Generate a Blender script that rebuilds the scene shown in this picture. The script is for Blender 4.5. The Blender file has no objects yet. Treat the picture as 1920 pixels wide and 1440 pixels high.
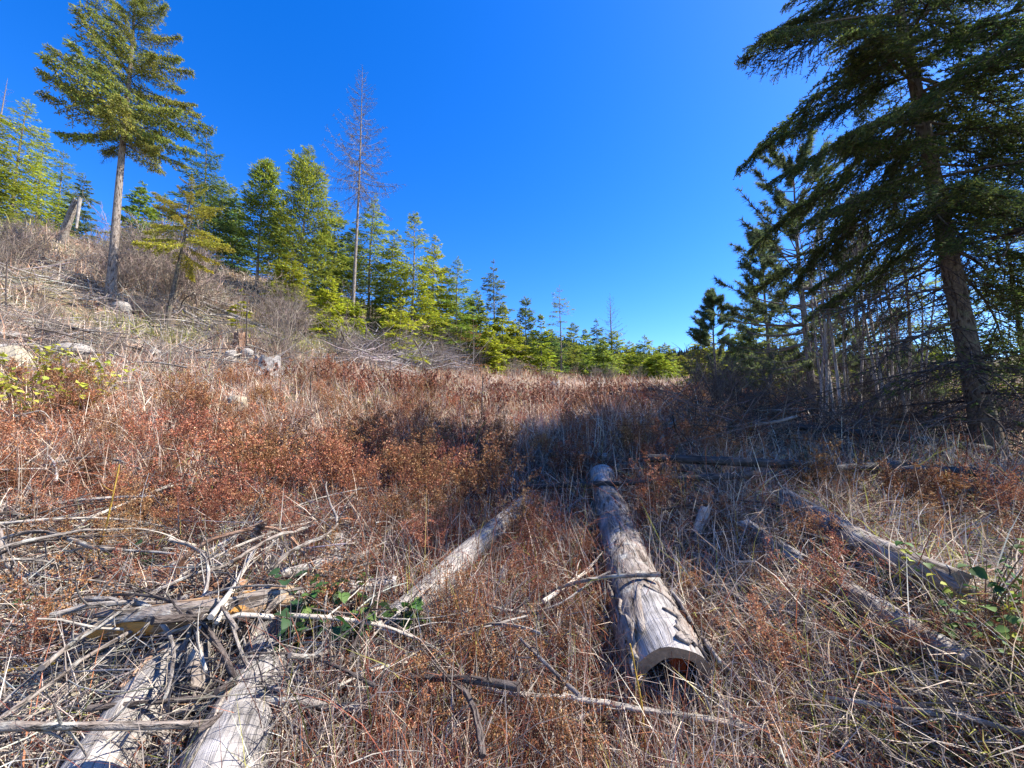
import bpy, math, random
import numpy as np
from math import radians as RAD, sin, cos, pi
random.seed(7)
rng = np.random.default_rng(11)
sc = bpy.context.scene
COL = sc.collection

# ------------------------------------------------------------------ camera, sky, sun, exposure
FPX, CX, CY, PITCH, EYE = 721.0, 960.0, 720.0, RAD(6.0), 1.6
SUN_EL, SUN_AZ = RAD(49), RAD(84)          # azimuth measured clockwise from the view direction (+Y)
cam = bpy.data.cameras.new('camera'); cam_o = bpy.data.objects.new('camera', cam); COL.objects.link(cam_o)
cam.sensor_width = 36; cam.lens = 36*FPX/1920; cam.clip_start = 0.05; cam.clip_end = 6000
cam_o.location = (0, 0, EYE); cam_o.rotation_euler = (pi/2+PITCH, 0, 0)
sc.camera = cam_o
w = bpy.data.worlds.new('World'); sc.world = w; w.use_nodes = True
nt = w.node_tree; nt.nodes.clear()
sky = nt.nodes.new('ShaderNodeTexSky'); sky.sky_type = 'NISHITA'; sky.sun_disc = False
sky.sun_elevation = SUN_EL; sky.sun_rotation = SUN_AZ; sky.altitude = 900
sky.air_density = 1.0; sky.dust_density = 0.5; sky.ozone_density = 4.0
hs = nt.nodes.new('ShaderNodeHueSaturation'); hs.inputs['Hue'].default_value = 0.515; hs.inputs['Saturation'].default_value = 1.36; hs.inputs['Value'].default_value = 1.0
bg = nt.nodes.new('ShaderNodeBackground'); bg.inputs['Strength'].default_value = 0.13
wo = nt.nodes.new('ShaderNodeOutputWorld')
nt.links.new(sky.outputs[0], hs.inputs['Color']); nt.links.new(hs.outputs[0], bg.inputs[0]); nt.links.new(bg.outputs[0], wo.inputs[0])
sl = bpy.data.lights.new('sun', 'SUN'); sl.energy = 5.0; sl.angle = RAD(0.53); sl.color = (1.0, 0.95, 0.86)
so = bpy.data.objects.new('sun', sl); COL.objects.link(so)
so.rotation_euler = (pi/2-SUN_EL, 0, pi-SUN_AZ); so.location = (30, 0, 40)
sc.view_settings.view_transform = 'Standard'; sc.view_settings.look = 'None'
sc.view_settings.gamma = 1; sc.view_settings.use_curve_mapping = False; sc.view_settings.exposure = 1.45
cy = sc.cycles
cy.max_bounces = 5; cy.diffuse_bounces = 3; cy.glossy_bounces = 1; cy.transmission_bounces = 2; cy.transparent_max_bounces = 2
cy.use_denoising = True
try: cy.denoiser = 'OPENIMAGEDENOISE'; cy.denoising_prefilter = 'ACCURATE'
except Exception: pass

# ------------------------------------------------------------------ terrain function and pixel helpers
def sp(s, k): return k*np.logaddexp(0, s/k)
_f = np.random.default_rng(3)
_K = [(_f.normal(size=2)*f, _f.uniform(0, 6.28), a) for f, a in ((.35, .10), (.6, .07), (1.1, .045), (1.9, .03), (3.2, .018), (5.0, .012)) for _ in range(3)]
_KR = [(_f.uniform(.004, .03), _f.uniform(0, 6.28), _f.uniform(.5, 1)) for _ in range(7)]
def H(x, y):
    x = np.asarray(x, float); y = np.asarray(y, float)
    yy = 48 - sp(48-y, 5.0)                          # slope levels off at the brow
    b = .15*yy - .07*sp(y-58, 6.0)
    hill = .495*sp(-.9*x+.35*np.minimum(y, 60)-9, 2.6)
    hill = hill/(1+(hill/9.9)**4)**.25
    far = np.clip((y-260)/420, 0, 1); far = far*far*(3-2*far)
    rid = 1+.12*sum(a*np.sin(k*x+p) for k, p, a in _KR)/3 - np.clip((x+60)/900, -.3, .35)*.5
    z = b + hill + far*178*rid
    m = sum(a*np.sin(k[0]*x+k[1]*y+p) for k, p, a in _K)
    return z + m*np.clip(1.2-np.hypot(x, y)/90, 0, 1)
H0 = float(H(0, 0)); cam_o.location.z = EYE + H0
FW = np.array([0, cos(PITCH), sin(PITCH)]); UP = np.array([0, -sin(PITCH), cos(PITCH)]); RT = np.array([1., 0, 0])
CAM = np.array([0, 0, EYE+H0])
def ray(px, py): return RT*((px-CX)/FPX) + UP*((CY-py)/FPX) + FW
def PD(px, py, d):
    r = ray(px, py); return CAM + r*(d/r[1])
_T = np.geomspace(.8, 900, 2500)
def G(px, py, dz=0.0):
    r = ray(px, py); P = CAM + _T[:, None]*r
    dd = P[:, 2]-H(P[:, 0], P[:, 1])-dz
    i = np.argmax(dd < 0)
    if i == 0: i = len(_T)-1
    t = _T[i-1] + (_T[i]-_T[i-1])*dd[i-1]/max(dd[i-1]-dd[i], 1e-9)
    return CAM + t*r
def proj(p):
    q = np.asarray(p)-CAM; z = q@FW
    return CX+FPX*(q@RT)/z, CY-FPX*(q@UP)/z

# ------------------------------------------------------------------ mesh helpers
class MD:
    def __init__(s): s.v = []; s.q = []; s.t = []; s.uv = []; s.c = []; s.mq = []; s.mt = []; s.n = 0
    def add(s, V, Q=None, T=None, UV=None, C=None, mat=0):
        V = np.asarray(V, float).reshape(-1, 3); n = len(V)
        s.v.append(V)
        s.uv.append(np.zeros((n, 2)) if UV is None else np.asarray(UV, float).reshape(-1, 2))
        c = np.ones((n, 3))*.5 if C is None else np.broadcast_to(np.asarray(C, float), (n, 3)); s.c.append(c)
        if Q is not None and len(Q): s.q.append(np.asarray(Q).reshape(-1, 4)+s.n); s.mq.append(np.full(len(s.q[-1]), mat))
        if T is not None and len(T): s.t.append(np.asarray(T).reshape(-1, 3)+s.n); s.mt.append(np.full(len(s.t[-1]), mat))
        s.n += n; return s
    def mesh(s, name, mats, smooth=True):
        V = np.concatenate(s.v); q = np.concatenate(s.q) if s.q else np.zeros((0, 4), int); t = np.concatenate(s.t) if s.t else np.zeros((0, 3), int)
        me = bpy.data.meshes.new(name)
        me.vertices.add(len(V)); me.vertices.foreach_set('co', V.astype(np.float32).ravel())
        lv = np.concatenate([q.ravel(), t.ravel()]).astype(np.int32)
        me.loops.add(len(lv)); me.loops.foreach_set('vertex_index', lv)
        nq, ntr = len(q), len(t)
        ls = np.concatenate([np.arange(nq)*4, nq*4+np.arange(ntr)*3]).astype(np.int32)
        me.polygons.add(nq+ntr); me.polygons.foreach_set('loop_start', ls)
        try: me.polygons.foreach_set('loop_total', np.concatenate([np.full(nq, 4), np.full(ntr, 3)]).astype(np.int32))
        except Exception: pass
        mi = np.concatenate(s.mq+s.mt).astype(np.int32) if (s.mq or s.mt) else np.zeros(0, np.int32)
        me.polygons.foreach_set('material_index', mi)
        me.polygons.foreach_set('use_smooth', np.full(nq+ntr, smooth))
        uv = me.uv_layers.new(name='UVMap'); uv.data.foreach_set('uv', np.concatenate(s.uv)[lv].astype(np.float32).ravel())
        C = np.concatenate(s.c); a = me.color_attributes.new('tint', 'FLOAT_COLOR', 'POINT')
        a.data.foreach_set('color', np.concatenate([C, np.ones((len(C), 1))], 1).astype(np.float32).ravel())
        for m in (mats if isinstance(mats, (list, tuple)) else [mats]): me.materials.append(m)
        me.update(calc_edges=True); me.validate()
        return me
def nrm(a): return a/np.maximum(np.linalg.norm(a, axis=-1, keepdims=True), 1e-9)
def tubes(P, R, k=3, ref=(0, 0, 1)):
    """P (M,N,3) centre lines, R (M,N) radii -> verts, quads, uv"""
    P = np.asarray(P, float); R = np.asarray(R, float)
    if P.ndim == 2: P = P[None]; R = R[None]
    M, N, _ = P.shape
    T = nrm(np.gradient(P, axis=1)); ref = np.asarray(ref, float)
    rf = np.broadcast_to(ref, (M, 1, 3)).copy()
    mean = nrm(P[:, -1]-P[:, 0]); bad = np.abs((mean*ref).sum(-1)) > .9
    rf[bad] = (1, .1, 0)
    A = nrm(rf-(rf*T).sum(-1, keepdims=True)*T); B = np.cross(T, A)
    th = np.linspace(0, 2*pi, k+1)
    V = P[:, :, None]+R[:, :, None, None]*(A[:, :, None]*np.cos(th)[:, None]+B[:, :, None]*np.sin(th)[:, None])
    ln = np.concatenate([np.zeros((M, 1)), np.cumsum(np.linalg.norm(np.diff(P, axis=1), axis=-1), 1)], 1)
    UV = np.stack([np.broadcast_to(th/(2*pi), (M, N, k+1))*(2*pi*R.mean(1))[:, None, None], np.broadcast_to(ln[:, :, None], (M, N, k+1))], -1)
    m, n, j = np.meshgrid(np.arange(M), np.arange(N-1), np.arange(k), indexing='ij')
    a = (m*N+n)*(k+1)+j
    Q = np.stack([a, a+1, a+k+2, a+k+1], -1).reshape(-1, 4)
    return V.reshape(-1, 3), Q, UV.reshape(-1, 2)
def ribbons(P, W, S):
    """P (M,N,3) lines, W (M,N) half widths, S (M,3) side vectors"""
    M, N, _ = P.shape; S = nrm(S)
    V = np.stack([P-W[..., None]*S[:, None], P+W[..., None]*S[:, None]], 2)
    m, n = np.meshgrid(np.arange(M), np.arange(N-1), indexing='ij'); a = (m*N+n)*2
    return V.reshape(-1, 3), np.stack([a, a+1, a+3, a+2], -1).reshape(-1, 4)
def diamonds(P, D, S, l, wd, mid=.5):
    l = np.asarray(l)[..., None]; wd = np.asarray(wd)[..., None]; D = nrm(D); S = nrm(S-(S*D).sum(-1, keepdims=True)*D)
    V = np.stack([P, P+D*l*mid+S*wd, P+D*l, P+D*l*mid-S*wd], -2).reshape(-1, 3)
    return V, np.arange(len(V)).reshape(-1, 4)
def needles(P, D, S, l, wd):
    l = np.asarray(l)[..., None]; wd = np.asarray(wd)[..., None]; D = nrm(D); S = nrm(S-(S*D).sum(-1, keepdims=True)*D)
    V = np.stack([P-S*wd, P+S*wd, P+D*l], -2).reshape(-1, 3)
    return V, np.arange(len(V)).reshape(-1, 3)
def rep(c, k): return np.repeat(np.asarray(c), k, axis=0)
def mixc(cols, n, r, jit=.18):
    cols = np.asarray(cols, float); i = r.integers(0, len(cols), n)
    return cols[i]*(1+r.normal(0, jit, (n, 1)))*(1+r.normal(0, .05, (n, 3)))
def ob(name, me, parent=None, label=None, cat=None, group=None, kind=None, loc=None, rot=None, scl=None):
    o = bpy.data.objects.new(name, me); COL.objects.link(o)
    if parent is not None: o.parent = parent
    if label: o['label'] = label
    if cat: o['category'] = cat
    if group: o['group'] = group
    if kind: o['kind'] = kind
    if loc is not None: o.location = loc
    if rot is not None: o.rotation_euler = rot
    if scl is not None: o.scale = (scl,)*3 if np.isscalar(scl) else scl
    return o

# ------------------------------------------------------------------ materials
class NT:
    def __init__(s, name):
        s.m = bpy.data.materials.new(name); s.m.use_nodes = True; s.t = s.m.node_tree; s.t.nodes.clear()
        s.out = s.t.nodes.new('ShaderNodeOutputMaterial')
    def n(s, typ, props=None, **inp):
        x = s.t.nodes.new('ShaderNode'+typ)
        for k, v in (props or {}).items(): setattr(x, k, v)
        for k, v in inp.items():
            k2 = int(k[1:]) if k[0] == '_' else k.replace('__', ' ')
            if hasattr(v, 'is_output') or isinstance(v, bpy.types.NodeSocket): s.t.links.new(v, x.inputs[k2])
            else: x.inputs[k2].default_value = v
        return x
    def noise(s, vec, scale, detail=4, rough=.6, dist=0):
        x = s.n('TexNoise', Scale=scale, Detail=detail, Roughness=rough, Distortion=dist)
        if vec is not None: s.t.links.new(vec, x.inputs['Vector'])
        return x.outputs['Fac']
    def ramp(s, fac, stops):
        x = s.n('ValToRGB'); e = x.color_ramp.elements
        while len(e) < len(stops): e.new(.5)
        for i, (p, c) in enumerate(stops): e[i].position = p; e[i].color = (c, c, c, 1) if np.isscalar(c) else (*c, 1)
        s.t.links.new(fac, x.inputs[0]); return x.outputs[0]
    def mix(s, f, a, b, mode='MIX'):
        x = s.n('MixRGB', {'blend_type': mode})
        for k, v in ((0, f), (1, a), (2, b)):
            if isinstance(v, bpy.types.NodeSocket): s.t.links.new(v, x.inputs[k])
            else: x.inputs[k].default_value = v if (k == 0) else ((*v, 1) if len(v) == 3 else v)
        return x.outputs[0]
    def scaled(s, vec, sc3):
        x = s.n('Mapping'); s.t.links.new(vec, x.inputs[0]); x.inputs['Scale'].default_value = sc3; return x.outputs[0]
    def uv(s): return s.n('TexCoord').outputs['UV']
    def pos(s): return s.n('NewGeometry').outputs['Position']
    def objc(s): return s.n('TexCoord').outputs['Object']
    def finish(s, col, rough=.85, bump=None, bstr=.5, bdist=.01, spec=.25):
        p = s.n('BsdfPrincipled'); p.inputs['Roughness'].default_value = rough; p.inputs['Specular IOR Level'].default_value = spec
        if isinstance(col, bpy.types.NodeSocket): s.t.links.new(col, p.inputs['Base Color'])
        else: p.inputs['Base Color'].default_value = (*col, 1)
        if bump is not None:
            b = s.n('Bump', Strength=bstr, Distance=bdist, Height=bump); s.t.links.new(b.outputs[0], p.inputs['Normal'])
        s.t.links.new(p.outputs[0], s.out.inputs[0]); return s.m
def veg_mat(name, trans=.3, vary=.25, spec=.15, huev=.02):
    s = NT(name)
    a = s.n('Attribute', {'attribute_name': 'tint'}).outputs['Color']
    r = s.n('ObjectInfo').outputs['Random']
    v = s.n('MapRange', Value=r); v.inputs[3].default_value = 1-vary; v.inputs[4].default_value = 1+vary
    hh = s.n('MapRange', Value=s.n('Math', {'operation': 'FRACT'}, _0=s.n('Math', {'operation': 'MULTIPLY'}, _0=r, _1=7.31).outputs[0]).outputs[0])
    hh.inputs[3].default_value = .5-huev; hh.inputs[4].default_value = .5+huev
    h = s.n('HueSaturation', Color=a, Value=v.outputs[0], Hue=hh.outputs[0])
    p = s.n('BsdfPrincipled', Roughness=.65); p.inputs['Specular IOR Level'].default_value = spec
    s.t.links.new(h.outputs[0], p.inputs['Base Color'])
    t = s.n('BsdfTranslucent', Color=h.outputs[0])
    mx = s.n('MixShader', _0=trans); s.t.links.new(p.outputs[0], mx.inputs[1]); s.t.links.new(t.outputs[0], mx.inputs[2])
    s.t.links.new(mx.outputs[0], s.out.inputs[0]); return s.m
M_needle = veg_mat('fir_needles', .42, .15)
M_grass = veg_mat('dry_blades', .3, .1)
M_rust = veg_mat('rust_seed_heads', .25, .45, huev=.018)
M_leaf = veg_mat('green_leaves', .3, .15, spec=.35)
M_twig = veg_mat('bare_twigs', .0, .2, huev=.01)

def wood_grey(name, pale, mid, dark, stain=.5, fresh=None):
    s = NT(name); uv = s.uv()
    big = s.noise(s.objc(), 3.2, 5, .65); wob = s.n('TexNoise', Scale=5.0, Detail=3.0); s.t.links.new(uv, wob.inputs['Vector'])
    wv = s.n('VectorMath', {'operation': 'MULTIPLY_ADD'}, _0=wob.outputs['Color'], _1=(.05, .05, 0), _2=uv).outputs[0]
    fine = s.noise(s.scaled(wv, (80, 5, 1)), 1.0, 6, .65, .3); blot = s.noise(s.objc(), 11, 6, .7)
    crack = s.noise(s.scaled(wv, (24, 1.1, 1)), 1.0, 4, .55, .5)
    c = s.ramp(s.mix(.5, fine, blot), [(.32, dark), (.47, mid), (.62, pale)])
    ck = s.ramp(crack, [(.455, 1), (.495, .15), (.515, 1)])
    c = s.mix(.8, c, ck, 'MULTIPLY')
    st = s.ramp(big, [(.42, 1), (.62, 1-stain)]); c = s.mix(1, c, st, 'MULTIPLY')
    if fresh is not None:
        f2 = s.ramp(s.noise(s.objc(), 5.5, 3, .5), [(.56, 0.0), (.62, 1.0)]); c = s.mix(f2, c, fresh)
    h = s.mix(.5, fine, ck, 'MULTIPLY')
    return s.finish(c, .8, h, .7, .012, .2)
M_log = wood_grey('weathered_wood', (.50, .46, .43), (.33, .30, .275), (.13, .11, .10))
M_logp = wood_grey('pale_wood', (.52, .47, .42), (.36, .32, .28), (.17, .14, .12), .4)
M_logo = wood_grey('orange_wood', (.50, .38, .26), (.36, .22, .12), (.12, .07, .045), .5, (.50, .24, .06))
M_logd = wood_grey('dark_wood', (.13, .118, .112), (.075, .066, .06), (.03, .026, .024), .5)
def bark_mat(name, a, b, c, lich=None, su=26, sv=7):
    s = NT(name); uv = s.uv()
    wob = s.n('TexNoise', Scale=9.0, Detail=4.0); s.t.links.new(uv, wob.inputs['Vector'])
    wv = s.n('VectorMath', {'operation': 'MULTIPLY_ADD'}, _0=wob.outputs['Color'], _1=(.05, .11, 0), _2=uv)
    f1 = s.noise(s.scaled(wv.outputs[0], (su*1.5, sv*.75, 1)), 1.0, 5, .62, .3); f2 = s.noise(s.scaled(uv, (su*4, sv*3, 1)), 1.0, 4, .65)
    pl = s.ramp(f1, [(.36, 0.), (.47, .75), (.62, 1.)])
    nz = s.noise(s.objc(), 14, 5, .7)
    col = s.mix(s.ramp(nz, [(.3, 0.), (.7, 1.)]), a, b); col = s.mix(pl, c, col); col = s.mix(.55, col, s.ramp(f2, [(.3, .45), (.7, 1.25)]), 'MULTIPLY')
    if lich is not None:
        f = s.ramp(s.noise(s.objc(), 9, 5, .7), [(.54, 0.), (.64, .75)]); col = s.mix(f, col, lich)
    h = s.mix(.35, pl, f2)
    return s.finish(col, .9, h, .9, .02, .12)
M_bark = bark_mat('conifer_bark', (.24, .19, .15), (.36, .31, .27), (.07, .05, .04))
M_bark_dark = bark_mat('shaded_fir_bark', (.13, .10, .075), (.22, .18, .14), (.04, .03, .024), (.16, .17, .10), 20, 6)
M_bark_log = bark_mat('log_bark', (.20, .15, .12), (.36, .32, .28), (.06, .045, .035), (.36, .35, .31), 18, 8)
M_bark_red = bark_mat('red_bark', (.34, .16, .08), (.42, .30, .22), (.10, .05, .03), None, 18, 8)
M_stick = bark_mat('grey_stick_bark', (.24, .20, .17), (.40, .36, .32), (.13, .10, .085), (.46, .45, .40), 60, 14)
M_stickd = bark_mat('dark_stick_bark', (.09, .07, .06), (.17, .14, .125), (.04, .03, .028), None, 60, 14)
M_stickp = wood_grey('pale_stick', (.62, .55, .46), (.46, .40, .33), (.22, .18, .15), .4)
M_yel = wood_grey('yellow_stick', (.65, .45, .10), (.55, .35, .06), (.30, .16, .04), .3)
M_birch = bark_mat('thin_pale_stems', (.42, .37, .34), (.56, .51, .47), (.24, .2, .18), None, 30, 5)
M_hollow = NT('dark_hollow').finish((.025, .018, .016), .95)  # near-black lining for the cavity of the hollow log
M_rot = bark_mat('red_rotten_wood', (.42, .10, .03), (.55, .22, .10), (.16, .03, .01), None, 30, 30)
M_end = (lambda s: s.finish(s.mix(s.noise(s.objc(), 30, 4, .6), (.12, .085, .06), (.36, .28, .20)), .9, s.noise(s.objc(), 60, 3), .5))(NT('cut_wood_end'))
def rock_mat(name, a, b, c):
    s = NT(name); p = s.objc()
    col = s.mix(s.ramp(s.noise(p, 7, 6, .65), [(.35, 0.), (.65, 1.)]), a, b)
    col = s.mix(s.ramp(s.noise(p, 16, 4, .7), [(.55, 0.), (.7, .7)]), col, c)
    return s.finish(col, .9, s.noise(p, 24, 6, .7), .8, .03)
M_rock = rock_mat('pale_rock', (.36, .32, .28), (.23, .205, .18), (.14, .14, .11))
M_rockb = rock_mat('beige_rock', (.38, .32, .23), (.28, .24, .175), (.18, .175, .11))
def ground_mat():
    s = NT('forest_floor'); p = s.pos()
    a = s.noise(p, 1.4, 6, .65); b = s.noise(p, 9, 6, .7); c = s.noise(p, 45, 4, .7); g = s.noise(p, .33, 4, .6)
    col = s.mix(s.ramp(b, [(.35, 0.), (.65, 1.)]), (.06, .042, .03), (.17, .125, .085))
    col = s.mix(s.ramp(a, [(.42, 0.), (.6, .8)]), col, (.30, .235, .16))
    col = s.mix(s.ramp(g, [(.50, 0.), (.64, .55)]), col, (.20, .20, .07))
    col = s.mix(s.ramp(c, [(.35, .75), (.6, 0.)]), col, (.05, .036, .026))
    return s.finish(col, .95, s.mix(.5, b, c), 1.0, .04, .1)
M_ground = ground_mat()

# ------------------------------------------------------------------ ground sheet (one, out past the far ridge)
def axis(n, a, b, k):
    u = np.linspace(-1, 1, n); v = np.sinh(k*u)/np.sinh(k); return np.where(v < 0, -v*a, v*b)
gx = axis(271, -1000, 1000, 6.6); gy = axis(301, -140, 1150, 6.6); 
X, Y = np.meshgrid(gx, gy, indexing='ij'); Z = H(X, Y)
nx, ny = X.shape; i, j = np.meshgrid(np.arange(nx-1), np.arange(ny-1), indexing='ij'); a = i*ny+j
ob('ground', MD().add(np.stack([X, Y, Z], -1), np.stack([a, a+ny, a+ny+1, a+1], -1).reshape(-1, 4)).mesh('ground', M_ground), kind='structure',
   label='sloping logged clearing rising to a brow and hillside')

# ------------------------------------------------------------------ conifers
YG = [(.27, .30, .025), (.34, .34, .03), (.20, .24, .025)]
MG = [(.20, .25, .034), (.26, .29, .038), (.145, .19, .034)]
DG = [(.11, .16, .042), (.145, .195, .048), (.08, .12, .038)]
BG = [(.12, .16, .065), (.15, .19, .075), (.085, .12, .055)]
YY = [(.42, .38, .03), (.36, .34, .03), (.28, .29, .03)]
RUST = [(.20, .085, .035), (.15, .07, .035), (.24, .12, .05)]

def trunk_line(r, Ht, n=10, lean=(0, 0), wob=.012):
    s = np.linspace(0, 1, n); P = np.zeros((n, 3)); P[:, 2] = Ht*s
    P[:, 0] = lean[0]*Ht*s + Ht*wob*np.sin(s*5+r.uniform(0, 6))*s*(1-.3*s); P[:, 1] = lean[1]*Ht*s + Ht*wob*np.sin(s*4+r.uniform(0, 6))*s
    return s, P
def at_trunk(P, Ht, z):
    return np.stack([np.interp(z, P[:, 2], P[:, 0]), np.interp(z, P[:, 2], P[:, 1]), z], -1)
def trunk_mesh(P, s, r0, mat, k=9, flare=.35, name='trunk'):
    Rr = r0*((1-s)**.85*.97+.03)*(1+flare*np.exp(-s*28))
    V, Q, UV = tubes(P, Rr, k); return MD().add(V, Q, None, UV).mesh(name, mat)

def fir(seed, Ht, R, bf=.06, nb=130, ns=12, nts=6, tl=.3, tw=.06, el=(-16, 46), cols=MG, pr=.78, lean=(0, 0), dens=1., tr=None, sag=.28, dead=0):
    """returns (trunk mesh, crown mesh, limb mesh): trunk along +Z"""
    r = np.random.default_rng(seed); s, P = trunk_line(r, Ht, 10, lean); soft = 'sag' in locals() and sag < .2; tl *= .95; tw *= .60; nb = int(nb*1.12)
    u = np.sort(r.uniform(0, 1, nb)**1.0); u = u*.97+.015
    z = Ht*(bf+(1-bf)*u)
    gap = .75+.35*np.sin(u*r.uniform(20, 34)+r.uniform(0, 6))
    L = R*((1-u)**pr*.94+.06)*np.clip(r.normal(1, .17, nb), .5, 1.35)*np.where(gap < .55, .75, 1)
    L *= np.where(u < .1, .8+2*u, 1)
    az = np.arange(nb)*2.39996+r.normal(0, .35, nb); e = np.radians(el[0]+(el[1]-el[0])*u**1.2+r.normal(0, 7, nb))
    base = at_trunk(P, Ht, z); hd = np.stack([np.cos(az), np.sin(az), 0*az], -1)
    def bp(q):      # q (...,) along branch, broadcast (nb, k)
        x = L[:, None]*q; zz = L[:, None]*(np.sin(e)[:, None]*q-sag*q**2+sag*.75*q**3.2)
        return base[:, None]+hd[:, None]*(x*np.cos(e)[:, None])[..., None]+np.array([0, 0, 1.])*zz[..., None]
    md = MD()
    q5 = np.broadcast_to(np.linspace(0, .96, 5), (nb, 5)); BP = bp(q5)
    br = np.clip(L*.011, .008, .06)[:, None]*np.linspace(1, .25, 5)
    V, Q, UV = tubes(BP, br, 3); limb = MD().add(V, Q, None, UV)
    s, = (s,)
    q = np.clip(np.linspace(.14, 1, ns)+r.uniform(-.04, .04, (nb, ns)), .05, 1)
    p0 = bp(q); side = np.where((np.arange(ns) % 2)[None] == 0, 1, -1)*np.ones((nb, 1))
    an = az[:, None]+side*np.radians(62*(1-.75*q)+r.normal(0, 12, (nb, ns)))
    sd = np.stack([np.cos(an), np.sin(an), r.normal(-.08, .16, an.shape)+.25*np.sin(e)[:, None]], -1); sd = nrm(sd)
    sL = L[:, None]*(.12+.42*(1-q))*r.uniform(.6, 1.25, q.shape)+tl*.5*np.clip(L/R*2, .08, 1)[:, None]
    tq = np.clip(np.linspace(.05, 1, nts)+r.uniform(-.08, .08, (nb, ns, nts)), 0, 1.05)
    tp = p0[:, :, None]+sd[:, :, None]*(sL[:, :, None]*tq)[..., None]
    tp[..., 2] -= .1*(sL[:, :, None]*tq**2)
    ta = an[:, :, None]+np.where((np.arange(nts) % 2) == 0, 1, -1)*np.radians(38 if soft else 27)+r.normal(0, .35 if soft else .22, tq.shape)
    td = np.stack([np.cos(ta), np.sin(ta), r.normal(.15, .35, ta.shape) if soft else r.normal(-.1, .2, ta.shape)], -1)
    S = np.cross(td, np.array([0, 0, 1.]))+r.normal(0, .55, td.shape)
    ln = tl*r.uniform(.55, 1.3, ta.shape)*np.clip(.22+1.1*(L[:, None, None]/R), .3, 1); wd = tw*r.uniform(.6, 1.3, ta.shape)*np.clip(.4+(L[:, None, None]/R), .4, 1)
    keep = r.uniform(0, 1, ta.shape) < dens*np.clip(.16+2.0*(L[:, None, None]/R), .18, 1)
    if dead: keep &= (u[:, None, None] > dead)
    V, Qd = diamonds(tp[keep], td[keep], S[keep], ln[keep], wd[keep], .42)
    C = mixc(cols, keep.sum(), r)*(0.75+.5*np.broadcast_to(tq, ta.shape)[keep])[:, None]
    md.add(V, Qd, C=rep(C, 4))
    # leader tip
    k = 12; zt = Ht*r.uniform(.95, 1.0, k); pt = at_trunk(P, Ht, zt); d = r.normal(0, .5, (k, 3)); d[:, 2] = np.abs(d[:, 2])+1.0
    V, Qd = diamonds(pt, d, r.normal(0, 1, (k, 3)), np.full(k, tl*.55), np.full(k, tw*.5)); md.add(V, Qd, C=rep(mixc(cols, k, r), 4))
    tr = tr or Ht*.011
    return trunk_mesh(P, s, tr, M_bark, 8), md.mesh('crown', M_needle, False), limb.mesh('limbs', M_bark_dark)

def pine(seed, Ht, R, bf=.12, nb=60, nt_=9, nn=20, nl=.24, nw=.013, cols=BG, lean=(0, 0), el=(5, 55), pr=.65, tr=None):
    r = np.random.default_rng(seed); s, P = trunk_line(r, Ht, 10, lean, .02)
    u = np.sort(np.round(r.uniform(0, 1, nb)*13)/13+r.normal(0, .012, nb)); u = np.clip(u, 0, .985)
    z = Ht*(bf+(1-bf)*u); L = R*((1-u)**pr*.9+.1)*np.clip(r.normal(1, .2, nb), .45, 1.4)
    az = r.uniform(0, 2*pi, nb); e = np.radians(el[0]+(el[1]-el[0])*u+r.normal(0, 9, nb))
    base = at_trunk(P, Ht, z); hd = np.stack([np.cos(az), np.sin(az), 0*az], -1)
    def bp(q):
        zz = L[:, None]*(np.sin(e)[:, None]*q-.18*q+.32*q**2.2)
        return base[:, None]+hd[:, None]*(L[:, None]*q*np.cos(e)[:, None])[..., None]+np.array([0, 0, 1.])*zz[..., None]
    BP = bp(np.broadcast_to(np.linspace(0, 1, 6), (nb, 6))); V, Q, UV = tubes(BP, np.clip(L*.013, .008, .06)[:, None]*np.linspace(1, .3, 6), 4)
    limb = MD().add(V, Q, None, UV)
    q = np.clip(.35+.65*np.sort(r.uniform(0, 1, (nb, nt_)))**.7, 0, 1); q[:, -1] = 1
    p0 = bp(q); an = az[:, None]+r.normal(0, .75, q.shape)*(1.1-.6*q); sl_ = L[:, None]*.3*r.uniform(.2, 1, q.shape)*(1.15-q)+.03
    sd = nrm(np.stack([np.cos(an), np.sin(an), r.normal(.45, .3, an.shape)], -1)); tip = p0+sd*sl_[..., None]
    V, Q, UV = tubes(np.stack([p0, tip], 2).reshape(-1, 2, 3), np.full((nb*nt_, 2), .007), 3); limb.add(V, Q, None, UV)
    # needles: brush along the last part of each twig
    f = r.uniform(-.1, 1, (nb, nt_, nn)); pos = tip[:, :, None]-sd[:, :, None]*(nl*1.0*(1-f))[..., None]
    nd = r.normal(0, 1, pos.shape); nd = nrm(nd-(nd*sd[:, :, None]).sum(-1, keepdims=True)*sd[:, :, None]); nd = nd*.75+sd[:, :, None]*(.35+.6*f[..., None])
    V, T = needles(pos.reshape(-1, 3), nd.reshape(-1, 3), r.normal(0, 1, (nb*nt_*nn, 3)), nl*r.uniform(.6, 1.1, nb*nt_*nn), np.full(nb*nt_*nn, nw))
    md = MD().add(V, None, T, C=rep(mixc(cols, nb*nt_*nn, r, .25), 3))
    return trunk_mesh(P, s, tr or Ht*.013, M_bark, 9), md.mesh('crown', M_needle, False), limb.mesh('limbs', M_bark)

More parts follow.
